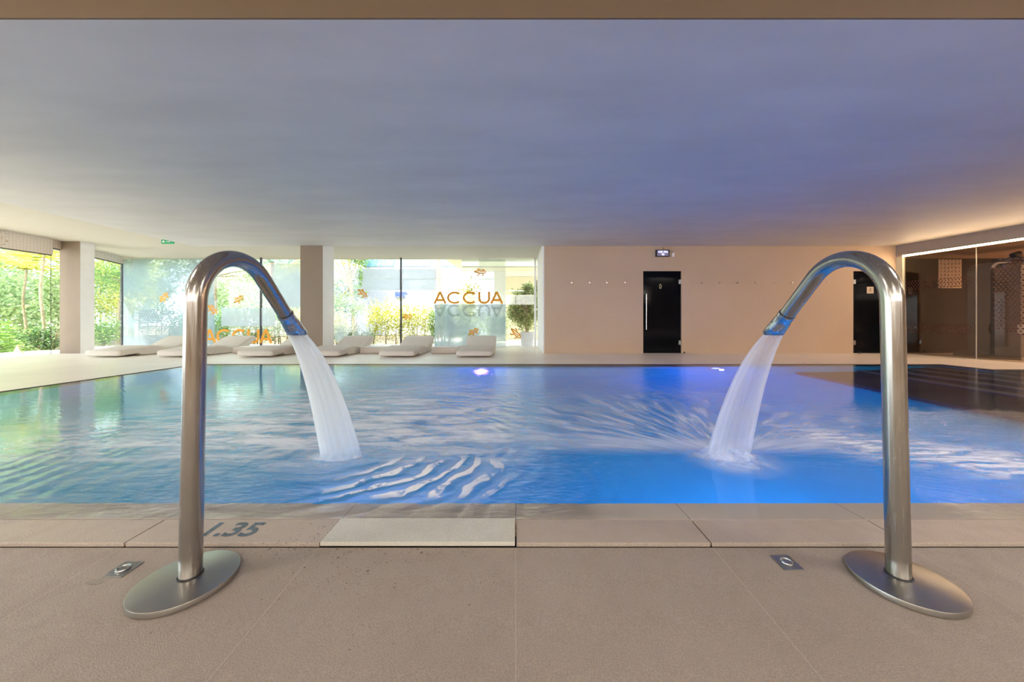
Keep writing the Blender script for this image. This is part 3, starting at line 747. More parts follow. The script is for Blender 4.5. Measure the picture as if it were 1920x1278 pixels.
p_, q_ = gp(3.2, 0.09), gp(3.2, 0.0)
sl = lamp('strip_light', 'AREA', (p_[0], p_[1], 2.40), 55, (1, 0.72, 0.45), shape='RECTANGLE', size=6.3, size_y=0.03)
sl.rotation_euler = (Matrix.Rotation(math.atan2(GLd.y, GLd.x), 4, 'Z') @ Matrix.Rotation(R(-50), 4, 'X')).to_euler()
gslab('profile', 0.0, 6.5, 0.035, 0.06, 2.455, 2.48, M_nozzle, led_)
st(gslab('trim_5', -0.1, 6.7, -0.03, 0.04, -0.002, 0.012, M_cream))
# ceiling edge piece above the strip
b = MB(); p0, p1 = (9.64, 8.785), gp(6.7, 0.10)
b.slab(p0, p1, 0.02, 2.46, ZS + 0.02); st(b.build('wall_bulkhead', plain('bulkhead_paint', (0.34, 0.28, 0.25), 0.7, var=0.03)))
# dot bands on the glass
def dots(parent, s0, s1, z0, z1, step=0.042, r=0.0115, keep=None):
    b = MB(); z = z0; row = 0
    while z < z1:
        s = s0 + (step / 2 if row % 2 else 0)
        while s < s1:
            if keep is None or keep(s, z):
                c = gp(s, 0.010); o = len(b.V)
                for k in range(6):
                    g = R(60 * k); b.V.append((c[0] + GLd.x * r * math.cos(g), c[1] + GLd.y * r * math.cos(g), z + r * math.sin(g)))
                b.F.append(tuple(range(o, o + 6)))
            s += step
        z += step * 0.86; row += 1
    return b.build('dot_pattern', M_dots, parent)
dots(g1, 0.05, sSeam - 0.08, 1.60, 1.80, 0.055, 0.014); dots(g1, 0.05, sSeam - 0.08, 0.54, 0.76, 0.055, 0.014)
dots(g2, sSeam + 0.25, sSeam + 1.6, 0.35, 2.2, 0.062, 0.017, keep=lambda s, z: z > 0.75 - (s - sSeam) * 0.35 and z < 1.75 + (s - sSeam) * 0.55)
# gym room behind
st(MB().box(9.72, 14.5, 8.83, 9.0, 0, 2.41).build('wall_gym', M_gymwall))
st(MB().box(14.3, 14.5, 1.3, 9.0, 0, 2.41).build('wall_gym', M_gymceil)); st(MB().box(11.5, 14.5, 1.1, 1.3, 0, 2.41).build('wall_gym', M_gymwall))
lamp('gym_light', 'AREA', (12.6, 6.6, 2.38), 110, (1.0, 0.62, 0.38), shape='RECTANGLE', size=1.2, size_y=0.5)
t = thing('unseen_ceiling_panel', 'rectangular warm lit panel in the gym ceiling', 'ceiling lamp', (12.6, 6.6, 2.41))
MB().box(-0.66, 0.66, -0.31, 0.31, -0.015, 0).build('diffuser', M_lampglow, t)
def poster(u0, u1, v0, v1, label, rows, cols, seed):
    a = P(u0, v0, 8.82); c = P(u1, v1, 8.82); rg = random.Random(seed)
    t = thing('poster', label, 'poster', ((a[0] + c[0]) / 2, 8.83, c[2])); w = (c[0] - a[0]) / 2; h = a[2] - c[2]
    MB().box(-w, w, -0.012, 0, 0, h).build('sheet', M_print, t)
poster(1760, 1803, 486, 540, 'large beige poster with rows of small figures on the dark gym wall', 8, 7, 1)
poster(1838, 1856, 538, 562, 'small square beige notice low beside the gym machine', 3, 3, 2)
# gym machine
t = thing('weight_machine', 'grey multi-station weight machine with tall rounded shrouds behind the gym glass', 'gym machine', (11.02, 8.0, 0.0))
def shroud(x0, x1, y0, y1, z1, rad, round_left=True):
    b = MB(); prof = [(x0, 0.06), (x1, 0.06), (x1, z1)]
    for k in range(9):
        g = R(90 + 90 * k / 8); prof.append((x0 + rad + rad * math.cos(g), z1 - rad + rad * math.sin(g)))
    n = len(prof); b.V = [(x, y0, z) for x, z in prof] + [(x, y1, z) for x, z in prof]
    b.F = [tuple(range(n)), tuple(reversed(range(n, 2 * n)))] + [(i, n + i, n + (i + 1) % n, (i + 1) % n) for i in range(n)]
    return b
shroud(-0.32, 0.08, -0.18, 0.22, 2.16, 0.22).build('shroud', M_machine, t, bevel=0.01)
shroud(0.14, 0.24, -0.14, 0.18, 2.0, 0.05).build('weight_guard', M_machine, t, bevel=0.01)
shroud(-0.50, 0.2, -0.78, -0.38, 2.08, 0.14).build('shroud', M_machine, t, bevel=0.01)
MB().box(-0.56, 0.5, -0.84, 0.30, 0.001, 0.06).build('base_frame', M_plate, t, bevel=0.01)
b = MB(); b.tube([(0.02, -0.1, 2.14), (0.02, -0.34, 2.26), (-0.1, -0.6, 2.12)], 0.035, 12); b.build('crossbar', M_machine, t, smooth=True)
MB().tube([(0.0, -0.05, 2.14), (0.0, -0.05, 2.24)], 0.07, 16).build('pulley', M_black, t, smooth=True)
MB().tube([(-0.04, -0.34, 2.26), (0.08, -0.36, 2.31)], 0.06, 16).build('pulley', M_black, t, smooth=True)
for x in (-0.02, 0.04, 0.10): MB().tube([(x, -0.28, 0.06), (x, -0.28, 2.14)], 0.014, 10).build('guide_rod', M_nozzle, t, smooth=True)
b = MB()
for k in range(12): b.box(-0.06, 0.14, -0.34, -0.22, 0.10 + k * 0.035, 0.13 + k * 0.035)
b.build('weight_stack', M_black, t)
MB().tube([(-0.33, -0.19, 0.75), (-0.41, -0.23, 0.64), (-0.38, -0.23, 0.55), (-0.33, -0.19, 0.62)], 0.012, 8).build('handle', M_black, t, smooth=True)
MB().box(-0.56, -0.46, -0.86, -0.76, 0.55, 0.75).build('seat_pad', M_tray, t, bevel=0.02)

# exit sign under the upper ceiling
t = thing('exit_sign', 'green emergency exit sign hanging below the cream ceiling at left', 'sign', (-8.47, 8.46, 2.70))
MB().box(-0.17, 0.13, -0.012, 0.012, 0.0, 0.10).build('panel', M_green, t)
b = MB(); b.quad((-.14, -.0135, .03), (-.09, -.0135, .03), (-.09, -.0135, .075), (-.14, -.0135, .075)); b.quad((-.06, -.0135, .045), (0.02, -.0135, .045), (0.02, -.0135, .06), (-.06, -.0135, .06)); b.quad((.02, -.0135, .03), (.055, -.0135, .052), (.02, -.0135, .075))
b.build('pictogram', M_tray, t)
MB().tube([(-0.02, 0, 0.10), (-0.02, 0, 0.12)], 0.008, 8).build('hanger', M_white, t)

# ------------------------------------------------------------------ gutter cover slabs, depth marks, floor buttons
for k in range(-4, 5):
    x0, x1 = k * 0.737 + 0.003, (k + 1) * 0.737 - 0.003
    raised = k == -1
    z1, yf = (0.007, 1.300) if raised else (0.0, 1.306)
    o = MB().box(x0, x1, yf, 1.457, z1 - 0.016, z1).build('cover_slab', M_slab2 if raised else M_slab, bevel=0.0015)
    lab = {-4: 'beige stone gutter slab beyond the left edge', -3: 'beige stone gutter slab cut by the left edge of the photo', -2: 'wet beige stone gutter slab marked with the depth 1.35',
           -1: 'pale wet gutter slab lifted slightly above its neighbours', 0: 'dry beige gutter slab just right of the lifted pale one',
           1: 'beige gutter slab behind the right floor button', 2: 'beige gutter slab right of the right steel pipe', 3: 'beige stone gutter slab beyond the right edge', 4: 'last beige stone gutter slab at the right'}[k]
    tag(o, lab, 'stone slab', 'gutter cover slabs along the near pool edge')
    if k == -2:
        text_mesh('1.35', 0.125, 'depth_mark', M_ink, o, Matrix.Translation((-1.135, 1.385, 0.0008)), sx=1.05, bold=0.0035)
for k_, (xx, lab) in enumerate([(5.62, 'left of the two small dark depth figures on the far pool edge'), (5.90, 'right of the two small dark depth figures on the far pool edge')]):
    mk = text_mesh('1.35', 0.11, 'depth_mark', M_ink, None, Matrix.Translation((xx, 6.80, 0.0025)), sx=0.9); tag(mk, lab, 'depth marking', 'depth figures on the far edge')

def button(cx, cyy, lab):
    t = thing('floor_button', lab, 'floor button', (cx, cyy, deckz(cyy)), 'piezo buttons in the near deck'); t.rotation_euler = (0.0246, 0, 0)
    MB().box(-0.034, 0.034, -0.036, 0.036, -0.004, 0.003).build('plate', M_plate, t, bevel=0.001)
    b = MB(); b.tube([(0.017 * math.cos(R(g)), 0.017 * math.sin(R(g)), 0.006) for g in range(0, 361, 15)], 0.0032, 8, cap=False); b.build('ring', M_nozzle, t, smooth=True)
    MB().disc((0, 0), 0.0135, 0.002, 0.0055, 24).build('push_button', M_plate, t, smooth=True)
def gnear(u, v):
    y = 1.2
    for _ in range(8): y = F_ * (H - deckz(y)) / (v - CY)
    return ((u - CX) / F_ * y, y)
bx, by = gnear(231.5, 1067.5); button(bx, by, 'square steel floor button with puddle, left of the left pipe')
px_, py_ = bx - 0.03, by - 0.055
bx, by = gnear(1475, 1055); button(bx, by, 'square steel floor button on the dry deck left of the right pipe')
# small puddle by the left button
b = MB(); o = 14; rg = random.Random(4)
b.V = [(px_ + 0.030 * math.cos(2 * math.pi * k / o) * rg.uniform(.75, 1.1), py_ + 0.011 * math.sin(2 * math.pi * k / o) * rg.uniform(.8, 1.1), deckz(py_) + 0.0012) for k in range(o)]; b.F = [tuple(range(o))]
t_ = NT('thin_puddle'); gl_ = t_.prin(color=(0.30, 0.25, 0.20), rough=t_.smooth(t_.noise(t_.coord(), 20), 0.3, 0.7, 0.03, 0.08), coat=1.0); M_puddle = t_.end(gl_)
tag(b.build('puddle', M_puddle), 'tiny water puddle on the deck beside the left floor button', 'puddle')

# ------------------------------------------------------------------ the two spouts
def spout(cx, lab, labj, mat, seed, kx):
    yb = 1.145; zb = deckz(1.13)
    t = thing('water_spout', lab, 'water spout', (cx, 1.13, zb), 'arched steel water spouts')
    MB().disc((0, 0), 0.138, 0.0, 0.017, 72, bev=0.003).build('base_plate', M_plate, t, smooth=True)
    L = lambda y, z: (0.0, y - 1.13, z - zb)
    y0, yt = 1.143, 1.162; zt = 0.896; Rr = 0.176
    path = [L(y0, zb + 0.014)] + [L(y0 + (yt - y0) * k / 6, (zb + .014) + (zt - zb - .014) * k / 6) for k in range(1, 7)]
    for k in range(1, 25):
        a = R(180 - 136 * k / 24); path.append(L(yt + Rr + Rr * math.cos(a), zt + Rr * math.sin(a)))
    ye, ze = yt + Rr + Rr * math.cos(R(44)), zt + Rr * math.sin(R(44))
    dy, dz = math.sin(R(44)) , -math.cos(R(44))
    dy, dz = math.cos(R(46)), -math.sin(R(46))
    Ls = (1.612 - ye) / dy
    path += [L(ye + dy * Ls * k / 4, ze + dz * Ls * k / 4) for k in range(1, 5)]
    MB().tube(path, 0.0305, 40, cap=True).build('pipe', M_steel, t, smooth=True)
    MB().tube([L(y0, zb + 0.0165), L(y0, zb + 0.0195)], 0.034, 40).build('weld_ring', M_seal, t, smooth=True)
    yc, zc = ye + dy * Ls, ze + dz * Ls
    MB().tube([L(yc - dy * .006, zc - dz * .006), L(yc - dy * .001, zc - dz * .001)], 0.0312, 40).build('seal', M_seal, t, smooth=True)
    # nozzle: collar, then a throat that flattens sideways and is cut level at the mouth
    b = MB(); seg = 40; rings = []
    nx = Vector((1, 0, 0)); ax = Vector((0, dy, dz)); nz = ax.cross(nx)
    prof = [(0.0, .0345, .0345), (0.018, .0345, .0345), (0.021, .033, .033), (0.05, .038, .034), (0.085, .043, .033), (0.13, .047, .032)]
    c0 = Vector(L(yc, zc)); zcut = L(0, 0.765)[2]
    for s_, rx_, rz_ in prof:
        ring = []
        for k in range(seg):
            g = 2 * math.pi * k / seg; p = c0 + ax * s_ + nx * rx_ * math.cos(g) + nz * rz_ * math.sin(g)
            if p.z < zcut:
                p = p - ax * ((zcut - p.z) / -ax.z) * 1.0
            ring.append(p)
        rings.append(ring)
    for ring in rings:
        b.V += [tuple(p) for p in ring]
    for i in range(len(rings) - 1):
        for k in range(seg):
            j = (k + 1) % seg; b.F.append((i * seg + k, i * seg + j, (i + 1) * seg + j, (i + 1) * seg + k))
    b.F.append(tuple(reversed(range(seg))))
    nz_o = b.build('nozzle', M_nozzle, t, smooth=True)
    sd = nz_o.modifiers.new('solid', 'SOLIDIFY'); sd.thickness = 0.002; sd.offset = -1
    # stream
    mouth = Vector((cx, 1.130 + (rings[-1][0].y + rings[-1][seg // 2].y) / 2, 0.772))
    ym = sum(p.y for p in rings[-1]) / seg + 1.13
    v0y, v0z = 1.30, -1.28; n = 30; segj = 48; T = None
    g_ = 9.81; z0 = 0.768
    T = (v0z + math.sqrt(v0z * v0z + 2 * g_ * z0)) / g_
    T = max(T, 0.2); sc = (2.15 - ym) / (v0y * T)
    jb = MB(); uvs = []
    for i in range(n + 1):
        tt = T * i / n; s = i / n
        y = ym + v0y * sc * tt; z = z0 + v0z * tt - 0.5 * g_ * tt * tt
        rx_ = 0.042 + 0.075 * s ** 0.9; ry_ = 0.028 + 0.062 * s
        x = cx + kx * s
        for k in range(segj):
            g = 2 * math.pi * k / segj
            wob = 1 + 0.05 * math.sin(3 * g + seed) + 0.04 * math.sin(7 * g + 2 * seed)
            jb.V.append((x + rx_ * math.cos(g) * wob, y + ry_ * math.sin(g) * wob, z if i else z + 0.004))
    for i in range(n):
        for k in range(segj):
            j = (k + 1) % segj; jb.F.append((i * segj + k, i * segj + j, (i + 1) * segj + j, (i + 1) * segj + k)); uvs.append((k, i))
    jo = jb.build('water_jet', mat, None, smooth=True)
    uvl = jo.data.uv_layers.new(name='UVMap'); li = 0
    for (k, i) in uvs:
        for (a, c) in ((k, i), (k + 1, i), (k + 1, i + 1), (k, i + 1)): uvl.data[li].uv = (a / segj, c / n); li += 1
    tag(jo, labj, 'water jet', 'water jets falling into the pool')
    # inner core strand of the stream
    # splash mound where it lands
    sb = MB(); rg = random.Random(seed * 10); cc = (cx + kx, 2.15)
    nr, ns = 10, 48
    for i in range(nr + 1):
        rr_ = i / nr
        for k in range(ns):
            g = 2 * math.pi * k / ns; e = 1 + 0.10 * math.sin(5 * g + seed) + 0.07 * math.sin(11 * g)
            z = 0.05 * math.exp(-((rr_ - 0.55) / 0.28) ** 2) * (0.8 + 0.35 * math.sin(4 * g + seed * 2) ) + 0.001
            if i == nr: z = 0.001
            sb.V.append((cc[0] + 0.15 * rr_ * e * math.cos(g), cc[1] + 0.10 * rr_ * e * math.sin(g), z))
    for i in range(nr):
        for k in range(ns):
            j = (k + 1) % ns; sb.F.append((i * ns + k, i * ns + j, (i + 1) * ns + j, (i + 1) * ns + k))
    so = sb.build('splash', M_splash, None, smooth=True)
    tag(so, labj.replace('white water stream', 'white splash mound').replace('thin water stream', 'white splash mound').split(' pouring')[0] + ' where the stream from the %s pipe hits the pool' % ('left' if cx < 0 else 'right'), 'splash', 'splashes under the jets')
    return t
def splashmat():
    t = NT('splash_foam'); v = t.coord(); n = t.noise(v, 22, 4, 0.6)
    tr = t.n('BsdfTransparent'); df = t.n('BsdfDiffuse'); df.inputs[0].default_value = (0.9, 0.92, 0.95, 1)
    m = t.n('MixShader'); t.l(t.smooth(n, 0.3, 0.7, 0.04, 0.34), m.inputs[0]); t.l(tr.outputs[0], m.inputs[1]); t.l(df.outputs[0], m.inputs[2])
    return t.end(m.outputs[0])
M_splash = splashmat()
spout(-1.072, 'arched steel water spout at left on a round base plate, pouring a white stream', 'thick white water stream pouring from the left arched pipe', M_jetL, 1.3, -0.01)
spout(1.262, 'arched steel water spout at right on a round base plate, pouring a thinner stream', 'violet tinged thin water stream pouring from the right arched pipe', M_jetR, 2.1, 0.05)

# ------------------------------------------------------------------ loungers and low tables
def lounger_proto():
    t = thing('sun_lounger', '', 'sun lounger')
    top = [(0.0, .135), (.03, .158), (.25, .172), (.50, .205), (.72, .225), (.92, .205), (1.10, .165), (1.24, .158), (1.38, .185), (1.60, .285), (1.80, .372), (1.90, .405), (1.93, .398)]
    bot = [(1.95, .36), (1.90, .28), (1.72, .16), (1.62, .02), (1.5, .002), (.62, .002), (.46, .012), (.40, .055), (.34, .048), (.05, .022), (.0, .04)]
    prof = top + bot; n = len(prof); xs_ = [0, .02, .05, .75, .78, .80]; ins = [.03, .010, 0, 0, .010, .03]
    cyy = sum(p[0] for p in prof) / n; b = MB()
    for x, i_ in zip(xs_, ins):
        for k, (y, z) in enumerate(prof):
            # pull the outline in at the sides for rounded edges
            zz = z - i_ if k < len(top) else z + i_ * 0.6
            yy = y + (i_ if y < 0.03 else (-i_ if y > 1.9 else 0))
            b.V.append((x, yy, max(zz, .002)))
    for i in range(len(xs_) - 1):
        for k in range(n):
            j = (k + 1) % n; b.F.append((i * n + k, i * n + j, (i + 1) * n + j, (i + 1) * n + k))
    b.F.append(tuple(range(n))); b.F.append(tuple((len(xs_) - 1) * n + k for k in reversed(range(n))))
    b.build('body', M_lounger, t, smooth=True)
    MB().box(0.06, 0.74, 0.70, 1.45, 0.0, 0.010).build('plinth', M_black, t)
    return t
lp = lounger_proto()
LL = [(-9.70, 'leftmost moulded grey lounger, nearest the left glass wall', 0.05), (-8.08, 'second grey lounger from the left, foot end hidden by the left pipe', 0.03), (-6.27, 'third grey lounger from the left, right of a low table', 0.02),
      (-4.77, 'grey lounger seen through the left water jet, head by the column', 0.0), (-3.08, 'fifth grey lounger, between two low tables', 0.0), (-1.34, 'rightmost grey lounger, nearest the potted shrub', 0.0)]
for i, (x, lab, rz) in enumerate(LL):
    o = lp if i == 0 else copy_tree(lp)
    o.location = (x, 7.78, 0.001); o['label'] = lab; o['group'] = 'sun loungers in a row beyond the pool'
def table_proto():
    t = thing('side_table', '', 'side table')
    MB().box(0, .70, 0, .70, 0, .155).build('body', M_lounger, t, smooth=True, bevel=0.03)
    MB().box(.05, .65, .08, .62, .155, .165).build('tray', M_tray, t, bevel=0.004)
    return t
tp = table_proto()
for i, (x, lab) in enumerate([(-7.08, 'low grey side table behind the left pipe, between second and third loungers'), (-3.90, 'low grey side table left of the fifth lounger'), (-2.12, 'low grey side table left of the rightmost lounger')]):
    o = tp if i == 0 else copy_tree(tp)
    o.location = (x, 8.65, 0.001); o['label'] = lab; o['group'] = 'low side tables between the loungers'

# ------------------------------------------------------------------ garden
RG = random.Random(11)
def leafcloud(b, c, rad, n, size, rg, flat=0.0, shell=0.55, aspect=0.45):
    for _ in range(n):
        while True:
            d = Vector((rg.uniform(-1, 1), rg.uniform(-1, 1), rg.uniform(-1, 1)))
            if 0.05 < d.length < 1: break
        d = d.normalized() * (shell + (1 - shell) * rg.random()) ; jit = 1 + rg.uniform(-.12, .12)
        p = Vector((c[0] + d.x * rad[0] * jit, c[1] + d.y * rad[1] * jit, c[2] + d.z * rad[2] * jit))
        a = Vector((rg.uniform(-1, 1), rg.uniform(-1, 1), rg.uniform(-.6, .8))).normalized()
        n_ = Vector((rg.uniform(-1, 1), rg.uniform(-1, 1), rg.uniform(-.2, 1))); w = a.cross(n_).normalized()
        s = size * rg.uniform(.6, 1.3)
        b.quad(p, p + a * s * .5 + w * s * aspect * .5, p + a * s, p + a * s * .5 - w * s * aspect * .5)
def shrub(name, label, cat, x, y, z0, rx, ry, h, n, size, mat, group=None, lumps=5, stems=4):
    t = thing(name, label, cat, (x, y, z0), group); rg = random.Random(int(x * 97 + y * 31 + h * 7)); b = MB()
    for k in range(lumps):
        f = (k + 0.5) / lumps
        c = (rg.uniform(-.35, .35) * rx, rg.uniform(-.3, .3) * ry, h * (0.25 + 0.55 * f))
        leafcloud(b, c, (rx * rg.uniform(.55, .8), ry * rg.uniform(.55, .8), h * rg.uniform(.25, .38)), n // lumps, size, rg, shell=.2)
    b.build('foliage', mat, t)
    s = MB()
    for k in range(stems):
        ex, ey = rg.uniform(-.5, .5) * rx, rg.uniform(-.5, .5) * ry
        s.tube([(ex * .2, ey * .2, -0.02), (ex * .6, ey * .6, h * .4), (ex, ey, h * .75)], [.02, .014, .006], 6)
    s.build('stems', M_bark, t); return t
def hedge(label, x0, x1, y0, y1, z0, h, n, size, mat, group=None, name='hedge'):
    t = thing(name, label, 'hedge', ((x0 + x1) / 2, (y0 + y1) / 2, z0), group); rg = random.Random(int(x0 * 31 + h * 77)); b = MB(); w = (x1 - x0) / 2; d = (y1 - y0) / 2
    k = max(3, int((x1 - x0) / 0.45))
    for i in range(k):
        cx_ = -w + (i + .5) * 2 * w / k; hh = h * rg.uniform(.88, 1.12)
        leafcloud(b, (cx_, 0, hh * .5), (w / k * 1.5, d, hh * .5), n // k, size, rg, shell=.3)
    b.build('foliage', mat, t); s = MB()
    for i in range(k * 2):
        sx_ = rg.uniform(-w, w); s.tube([(sx_, 0, -.02), (sx_ + rg.uniform(-.1, .1), 0, h * .35), (sx_ + rg.uniform(-.2, .2), 0, h * .7)], [.02, .014, .006], 6)
    s.build('stems', M_bark, t); return t
def tree(label, x, y, h, crown, n, size, mat, group=None, trunk=.12, lean=0.0, base=0.22):
    t = thing('tree', label, 'tree', (x, y, -0.1), group); rg = random.Random(int(x * 53 + y * 17)); b = MB(); s = MB()
    s.tube([(0, 0, 0), (lean * .3, 0, h * .3), (lean, 0, h * .62)], [trunk, trunk * .75, trunk * .5], 10)
    for k in range(14):
        g = rg.uniform(0, 6.28); rr = crown * rg.uniform(.15, .85); c = (lean + rr * math.cos(g), rr * math.sin(g) * .7, h * rg.uniform(base, .92))
        s.tube([(lean * .8, 0, h * .42), (lean * .9 + c[0] * .4, c[1] * .4, (h * .42 + c[2]) / 2), c], [trunk * .4, trunk * .25, .012], 7)
        leafcloud(b, c, (crown * .5, crown * .45, crown * .38), n // 9, size, rg, shell=.2)
    s.build('trunk', M_bark, t, smooth=True); b.build('crown', mat, t); return t
def frond(b, base, direction, L, droop, rg, w=.34, n=14):
    d = Vector(direction).normalized(); p = Vector(base); ds = L / n
    for i in range(n):
        tt = i / (n - 1); q = p + d * ds; side = d.cross(Vector((0, 0, 1)))
        side = side.normalized() if side.length > 1e-4 else Vector((1, 0, 0))
        b.quad(p - side * .008, q - side * .006, q + side * .006, p + side * .008)
        ll = w * math.sin(math.pi * (.15 + .8 * tt))
        for sg in (1, -1):
            e = p + side * sg * ll + d * ll * .55 + Vector((0, 0, -ll * rg.uniform(.1, .55)))
            b.quad(p, p + d * ds * .55, e)
        d = (d + Vector((0, 0, -droop / n))).normalized(); p = q
def palm(label, x, y, h, nf, L, mat, group=None, trunk=.10, mname='palm', w=.34, bark=None, up=.9):
    t = thing(mname, label, 'palm', (x, y, -0.1), group); rg = random.Random(int(x * 71 + y * 13 + h * 5)); s = MB()
    if h > .3:
        pts = [(0.06 * math.sin(k), 0, h * k / 8) for k in range(9)]; s.tube(pts, [trunk * (1.15 if k % 2 else 1) * (1 - .25 * k / 8) for k in range(9)], 12); s.build('trunk', bark or M_palmbark, t, smooth=True)
        top = pts[-1]
    else: top = (0, 0, 0)
    b = MB()
    for k in range(nf):
        g = 6.28 * k / nf + rg.uniform(-.2, .2); el = rg.uniform(.15, up)
        frond(b, top, (math.cos(g) * (1 - el * .6), math.sin(g) * (1 - el * .6), el), L * rg.uniform(.8, 1.1), rg.uniform(.9, 1.6), rg, w=w)
    b.build('fronds', mat, t); return t

st(MB().box(-60, 40, 11.2, 70, -0.5, -0.12).box(-60, -13.2, 6.5, 11.2, -0.5, -0.12).build('garden_ground', M_soil))
st(MB().box(-60, -13.2, -40, 6.5, -0.5, -0.10).box(-13.2, -10.0, -40, -6.3, -0.5, -0.10).build('bounce_paving', M_pave))  # unseen ground, paved white to bounce sunlight up to the ceiling
st(MB().box(-12.0, 6.0, 11.06, 12.3, -0.2, -0.02).build('garden_path', M_pave))
st(MB().box(-4.2, 6.0, 12.3, 17.5, -0.2, -0.025).build('garden_path', M_pave))
# window 5 view
hedge('yellow green hedge beyond the glass behind the mullion', -5.6, -3.2, 12.8, 13.6, -0.1, 1.75, 5200, .085, L_yel, 'hedges beyond the far glass')
hedge('bright green hedge beyond the glass right of the mullion', -3.2, -2.35, 12.6, 13.4, -0.1, 1.70, 2600, .085, L_grn, 'hedges beyond the far glass')
hedge('low dark hedge outside, beside the middle column', -6.4, -5.0, 11.9, 12.4, -0.1, 0.75, 1500, .07, L_drk, 'hedges beyond the far glass')
shrub('shrub', 'tall yellow shrub with two tips beyond the orange letters', 'shrub', -2.05, 14.2, -0.1, .75, .5, 2.65, 2600, .10, L_yel, lumps=7)
hedge('pale green hedge behind the frosted film below the letters', -2.3, -0.3, 13.6, 14.4, -0.1, 1.35, 2600, .09, L_pal, 'hedges beyond the far glass')
palm('tall palm with a pinkish bare trunk before the white building', -3.65, 16.5, 5.2, 18, 2.0, L_grn, trunk=.14)
# potted shrub
xp = (988 - CX) / F_ * 11.75
t = thing('potted_shrub', 'leafy shrub in a white square pot outside the right end of the glass', 'potted plant', (xp, 11.75, -0.02))
b = MB(); b.V = [(-.19, -.19, 0), (.19, -.19, 0), (.19, .19, 0), (-.19, .19, 0), (-.235, -.235, .46), (.235, -.235, .46), (.235, .235, .46), (-.235, .235, .46)]
b.F = [(0, 3, 2, 1), (4, 5, 6, 7), (0, 1, 5, 4), (1, 2, 6, 5), (2, 3, 7, 6), (3, 0, 4, 7)]
b.build('pot', M_pot, t, bevel=0.012); rg = random.Random(3); b = MB()
for c, r_ in (((0, 0, .80), .34), ((-.3, 0, 1.2), .34), ((.28, 0, 1.3), .34), ((-.25, 0, 1.62), .30), ((.22, 0, 1.72), .28), ((-.15, 0, .95), .36), ((.12, 0, 1.2), .40), ((-.28, 0, 1.35), .32), ((.2, 0, 1.55), .30), ((-.05, .1, 1.7), .28), ((.05, 0, 1.95), .16), ((-.4, 0, 1.05), .25), ((.38, 0, 1.05), .22)):
    leafcloud(b, c, (r_ * 1.15, r_ * .9, r_ * 1.1), 800, .095, rg, shell=.1)
b.build('foliage', L_pot, t); b = MB()
for k in range(7):
    g = rg.uniform(0, 6.28); b.tube([(.03 * math.cos(g), .03 * math.sin(g), .44), (.1 * math.cos(g), .1 * math.sin(g), .9), (.3 * math.cos(g), .25 * math.sin(g), 1.5)], [.028, .02, .008], 7)
b.build('stems', M_palmbark, t)
# white building far behind
t = thing('building', 'white building with a row of blue windows beyond the hedge', 'building', (3, 22, -0.1))
MB().box(-13, 6, 0, 6, 0, 9).build('facade', M_facade, t)
for i in range(7):
    x0 = -12.6 + i * 2.3; f = MB().box(x0, x0 + 1.9, -0.05, 0.02, 4.35, 5.9).build('window', M_bluewin, t)
    MB().box(x0 + 0.93, x0 + 0.97, -0.07, -0.04, 4.35, 5.9).build('glazing_bar', M_white, f)
MB().box(-13, 6, -0.03, 0, 3.55, 3.6).build('string_course', M_olive, t)
x0, _, z1 = P(741, 547, 21.9); x1, _, z0 = P(762.5, 557, 21.9)
o = MB().box(x0, x1, 21.85, 21.95, z0, z1).build('wall_sign', M_bluesign); tag(o, 'blue rectangular sign on the white building, crossed by the mullion', 'sign')
# terrace with flat canopy at the right
t = thing('terrace', 'cream covered terrace with flat roof at the right end of the garden', 'building', (0, 14, -0.02))
MB().prism([(-2.65, -1.6), (6, -1.6), (6, 2.2), (-2.45, 2.2)], 3.12, 3.35).build('roof', M_cream, t)
MB().box(-1.95, 6, -1.5, -1.25, 2.80, 3.12).build('lintel', M_olive, t)
MB().box(-1.0, 6, 2.0, 2.2, 0, 3.12).build('wall', M_white, t)
MB().box(-0.45, 1.1, 1.95, 2.0, 0, 2.85).build('panel', M_cream, t)
MB().box(-2.45, -2.25, 1.9, 2.1, 0, 3.12).build('post', M_white, t)
# window 3/4 view: planting and trees
for i, (x, y, h, m, lab) in enumerate([(-7.6, 13.2, 1.5, L_yel, 'yellow green hedge seen left of the middle column'), (-9.9, 13.0, 1.6, L_grn, 'green hedge behind the left orange letters'), (-12.2, 13.4, 1.5, L_blu, 'bluish hedge behind the frosted film at left')]):
    hedge(lab, x - 1.15, x + 1.15, y - .4, y + .4, -0.1, h, 3800, .09, m, 'hedges beyond the far glass')
palm('palm with hanging fronds just left of the middle column, beyond the glass', -8.6, 15.2, 3.3, 18, 1.9, L_yel)
palm('palm beyond the glass seen inside the arch of the left pipe', -11.3, 16.0, 3.6, 16, 2.0, L_blu)
tree('large pale tree beyond the frosted glass', -15.2, 17.5, 7.5, 3.0, 5200, .16, L_pal, 'trees in the garden')
tree('dense tree beyond the first far window', -12.0, 20.5, 7.5, 3.0, 5200, .18, L_blu, 'trees in the garden')
tree('leafy tree behind the middle column', -9.6, 20.6, 7.0, 1.5, 2400, .16, L_grn, 'trees in the garden', lean=-.3)
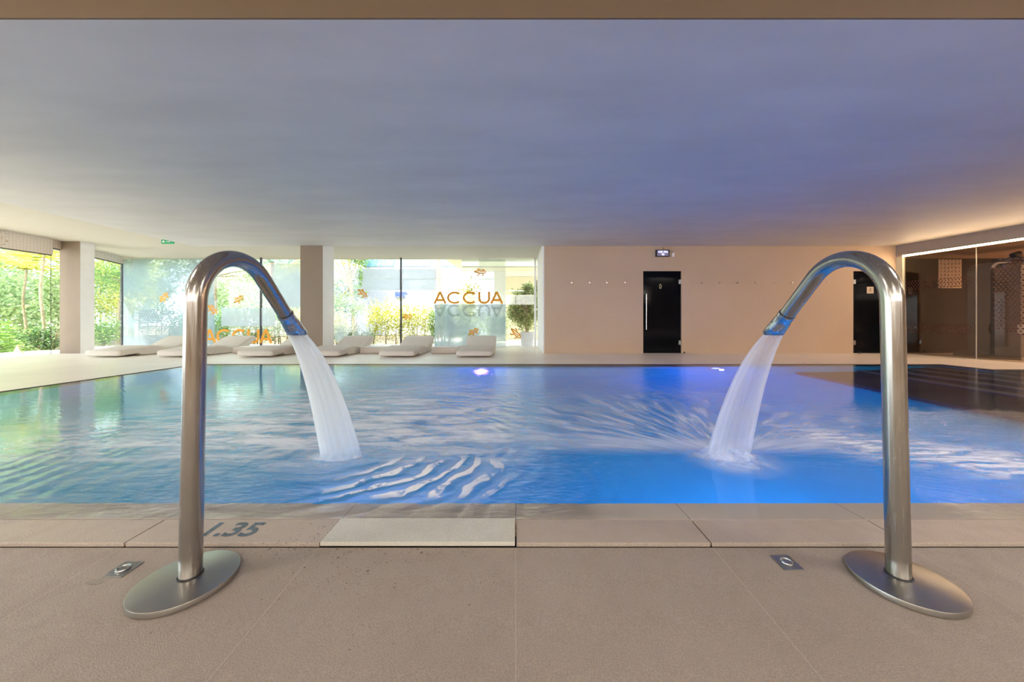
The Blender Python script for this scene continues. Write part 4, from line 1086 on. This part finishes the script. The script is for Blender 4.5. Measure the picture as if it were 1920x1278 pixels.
# left side planting
tree('slender tree beyond the glass just right of the left column', -15.6, 13.6, 5.5, 1.7, 3600, .11, L_grn, 'trees in the garden', trunk=.08, lean=.3, base=.4)
tree('yellow green tree at the left, between the column and the corner post', -17.5, 15.8, 6.0, 2.2, 4200, .13, L_yel, 'trees in the garden', trunk=.10)
palm('yellow palm left of the left column', -15.3, 11.2, 3.2, 22, 2.3, L_yel, trunk=.035, w=.42, bark=M_bark)
palm('second slender palm behind the yellow one, left of the column', -17.0, 12.0, 2.7, 20, 2.0, L_yel, trunk=.035, w=.38, bark=M_bark)
tree('large pale tree far left beyond the glass wall', -20.5, 11.5, 7.0, 3.2, 5600, .17, L_pal, 'trees in the garden')
tree('pale tree beyond the left glass wall behind the palms', -22.0, 15.5, 8.0, 3.2, 5200, .19, L_pal, 'trees in the garden')
palm('fan of long green leaves low against the left glass wall', -14.0, 9.6, 0.25, 30, 1.25, L_grn, mname='agave_palm', w=.30, up=1.1)
palm('spiky bluish plant low at the far left edge', -13.9, 8.2, 0.25, 28, 1.2, L_blu, mname='agave_palm', w=.28, up=1.1)
shrub('shrub', 'rounded dark shrub at the foot of the left column, outside', 'shrub', -13.3, 9.85, -0.1, .55, .5, .75, 1500, .08, L_drk)
shrub('shrub', 'leafy green shrub low behind the leftmost lounger', 'shrub', -14.4, 12.1, -0.1, .9, .6, 1.0, 2400, .08, L_grn)
shrub('shrub', 'bushy green shrub behind the far left spiky plant', 'shrub', -16.5, 9.6, -0.1, 1.1, .8, 1.5, 3000, .10, L_grn)
shrub('shrub', 'pale shrub at the far left edge of the view', 'shrub', -17.2, 8.3, -0.1, 1.2, .8, 1.9, 3000, .10, L_pal)
for i, (x, y, h, m, lab) in enumerate([(-19.5, 13.0, 3.4, L_pal, 'tall pale hedge screening the garden at the far left'), (-22.5, 19.5, 5.5, L_grn, 'tall green screen of foliage behind the left trees'), (-16.8, 21.5, 5.0, L_pal, 'tall pale screen of foliage behind the frosted glass'), (-12.6, 23.6, 4.6, L_blu, 'tall bluish screen of foliage seen inside the arch of the left pipe')]):
    hedge(lab, x - 3, x + 3, y - .7, y + .7, -0.1, h, 15000, .14, m, 'tall foliage screens at the back of the garden')
# split stump by the left glass
t = thing('tree_stump', 'split pale tree stump on the soil outside the left glass wall', 'stump', (-12.55, 8.75, -0.12)); rg = random.Random(8)
for k in range(9):
    a = rg.uniform(-.5, .5); MB().tube([(a * .25, rg.uniform(-.06, .06), 0), (a * .20, 0, .12), (a * .05 + rg.uniform(-.03, .03), 0, .22 + rg.uniform(0, .12))], [.05, .04, .008], 6).build('splinter', M_stump, t)
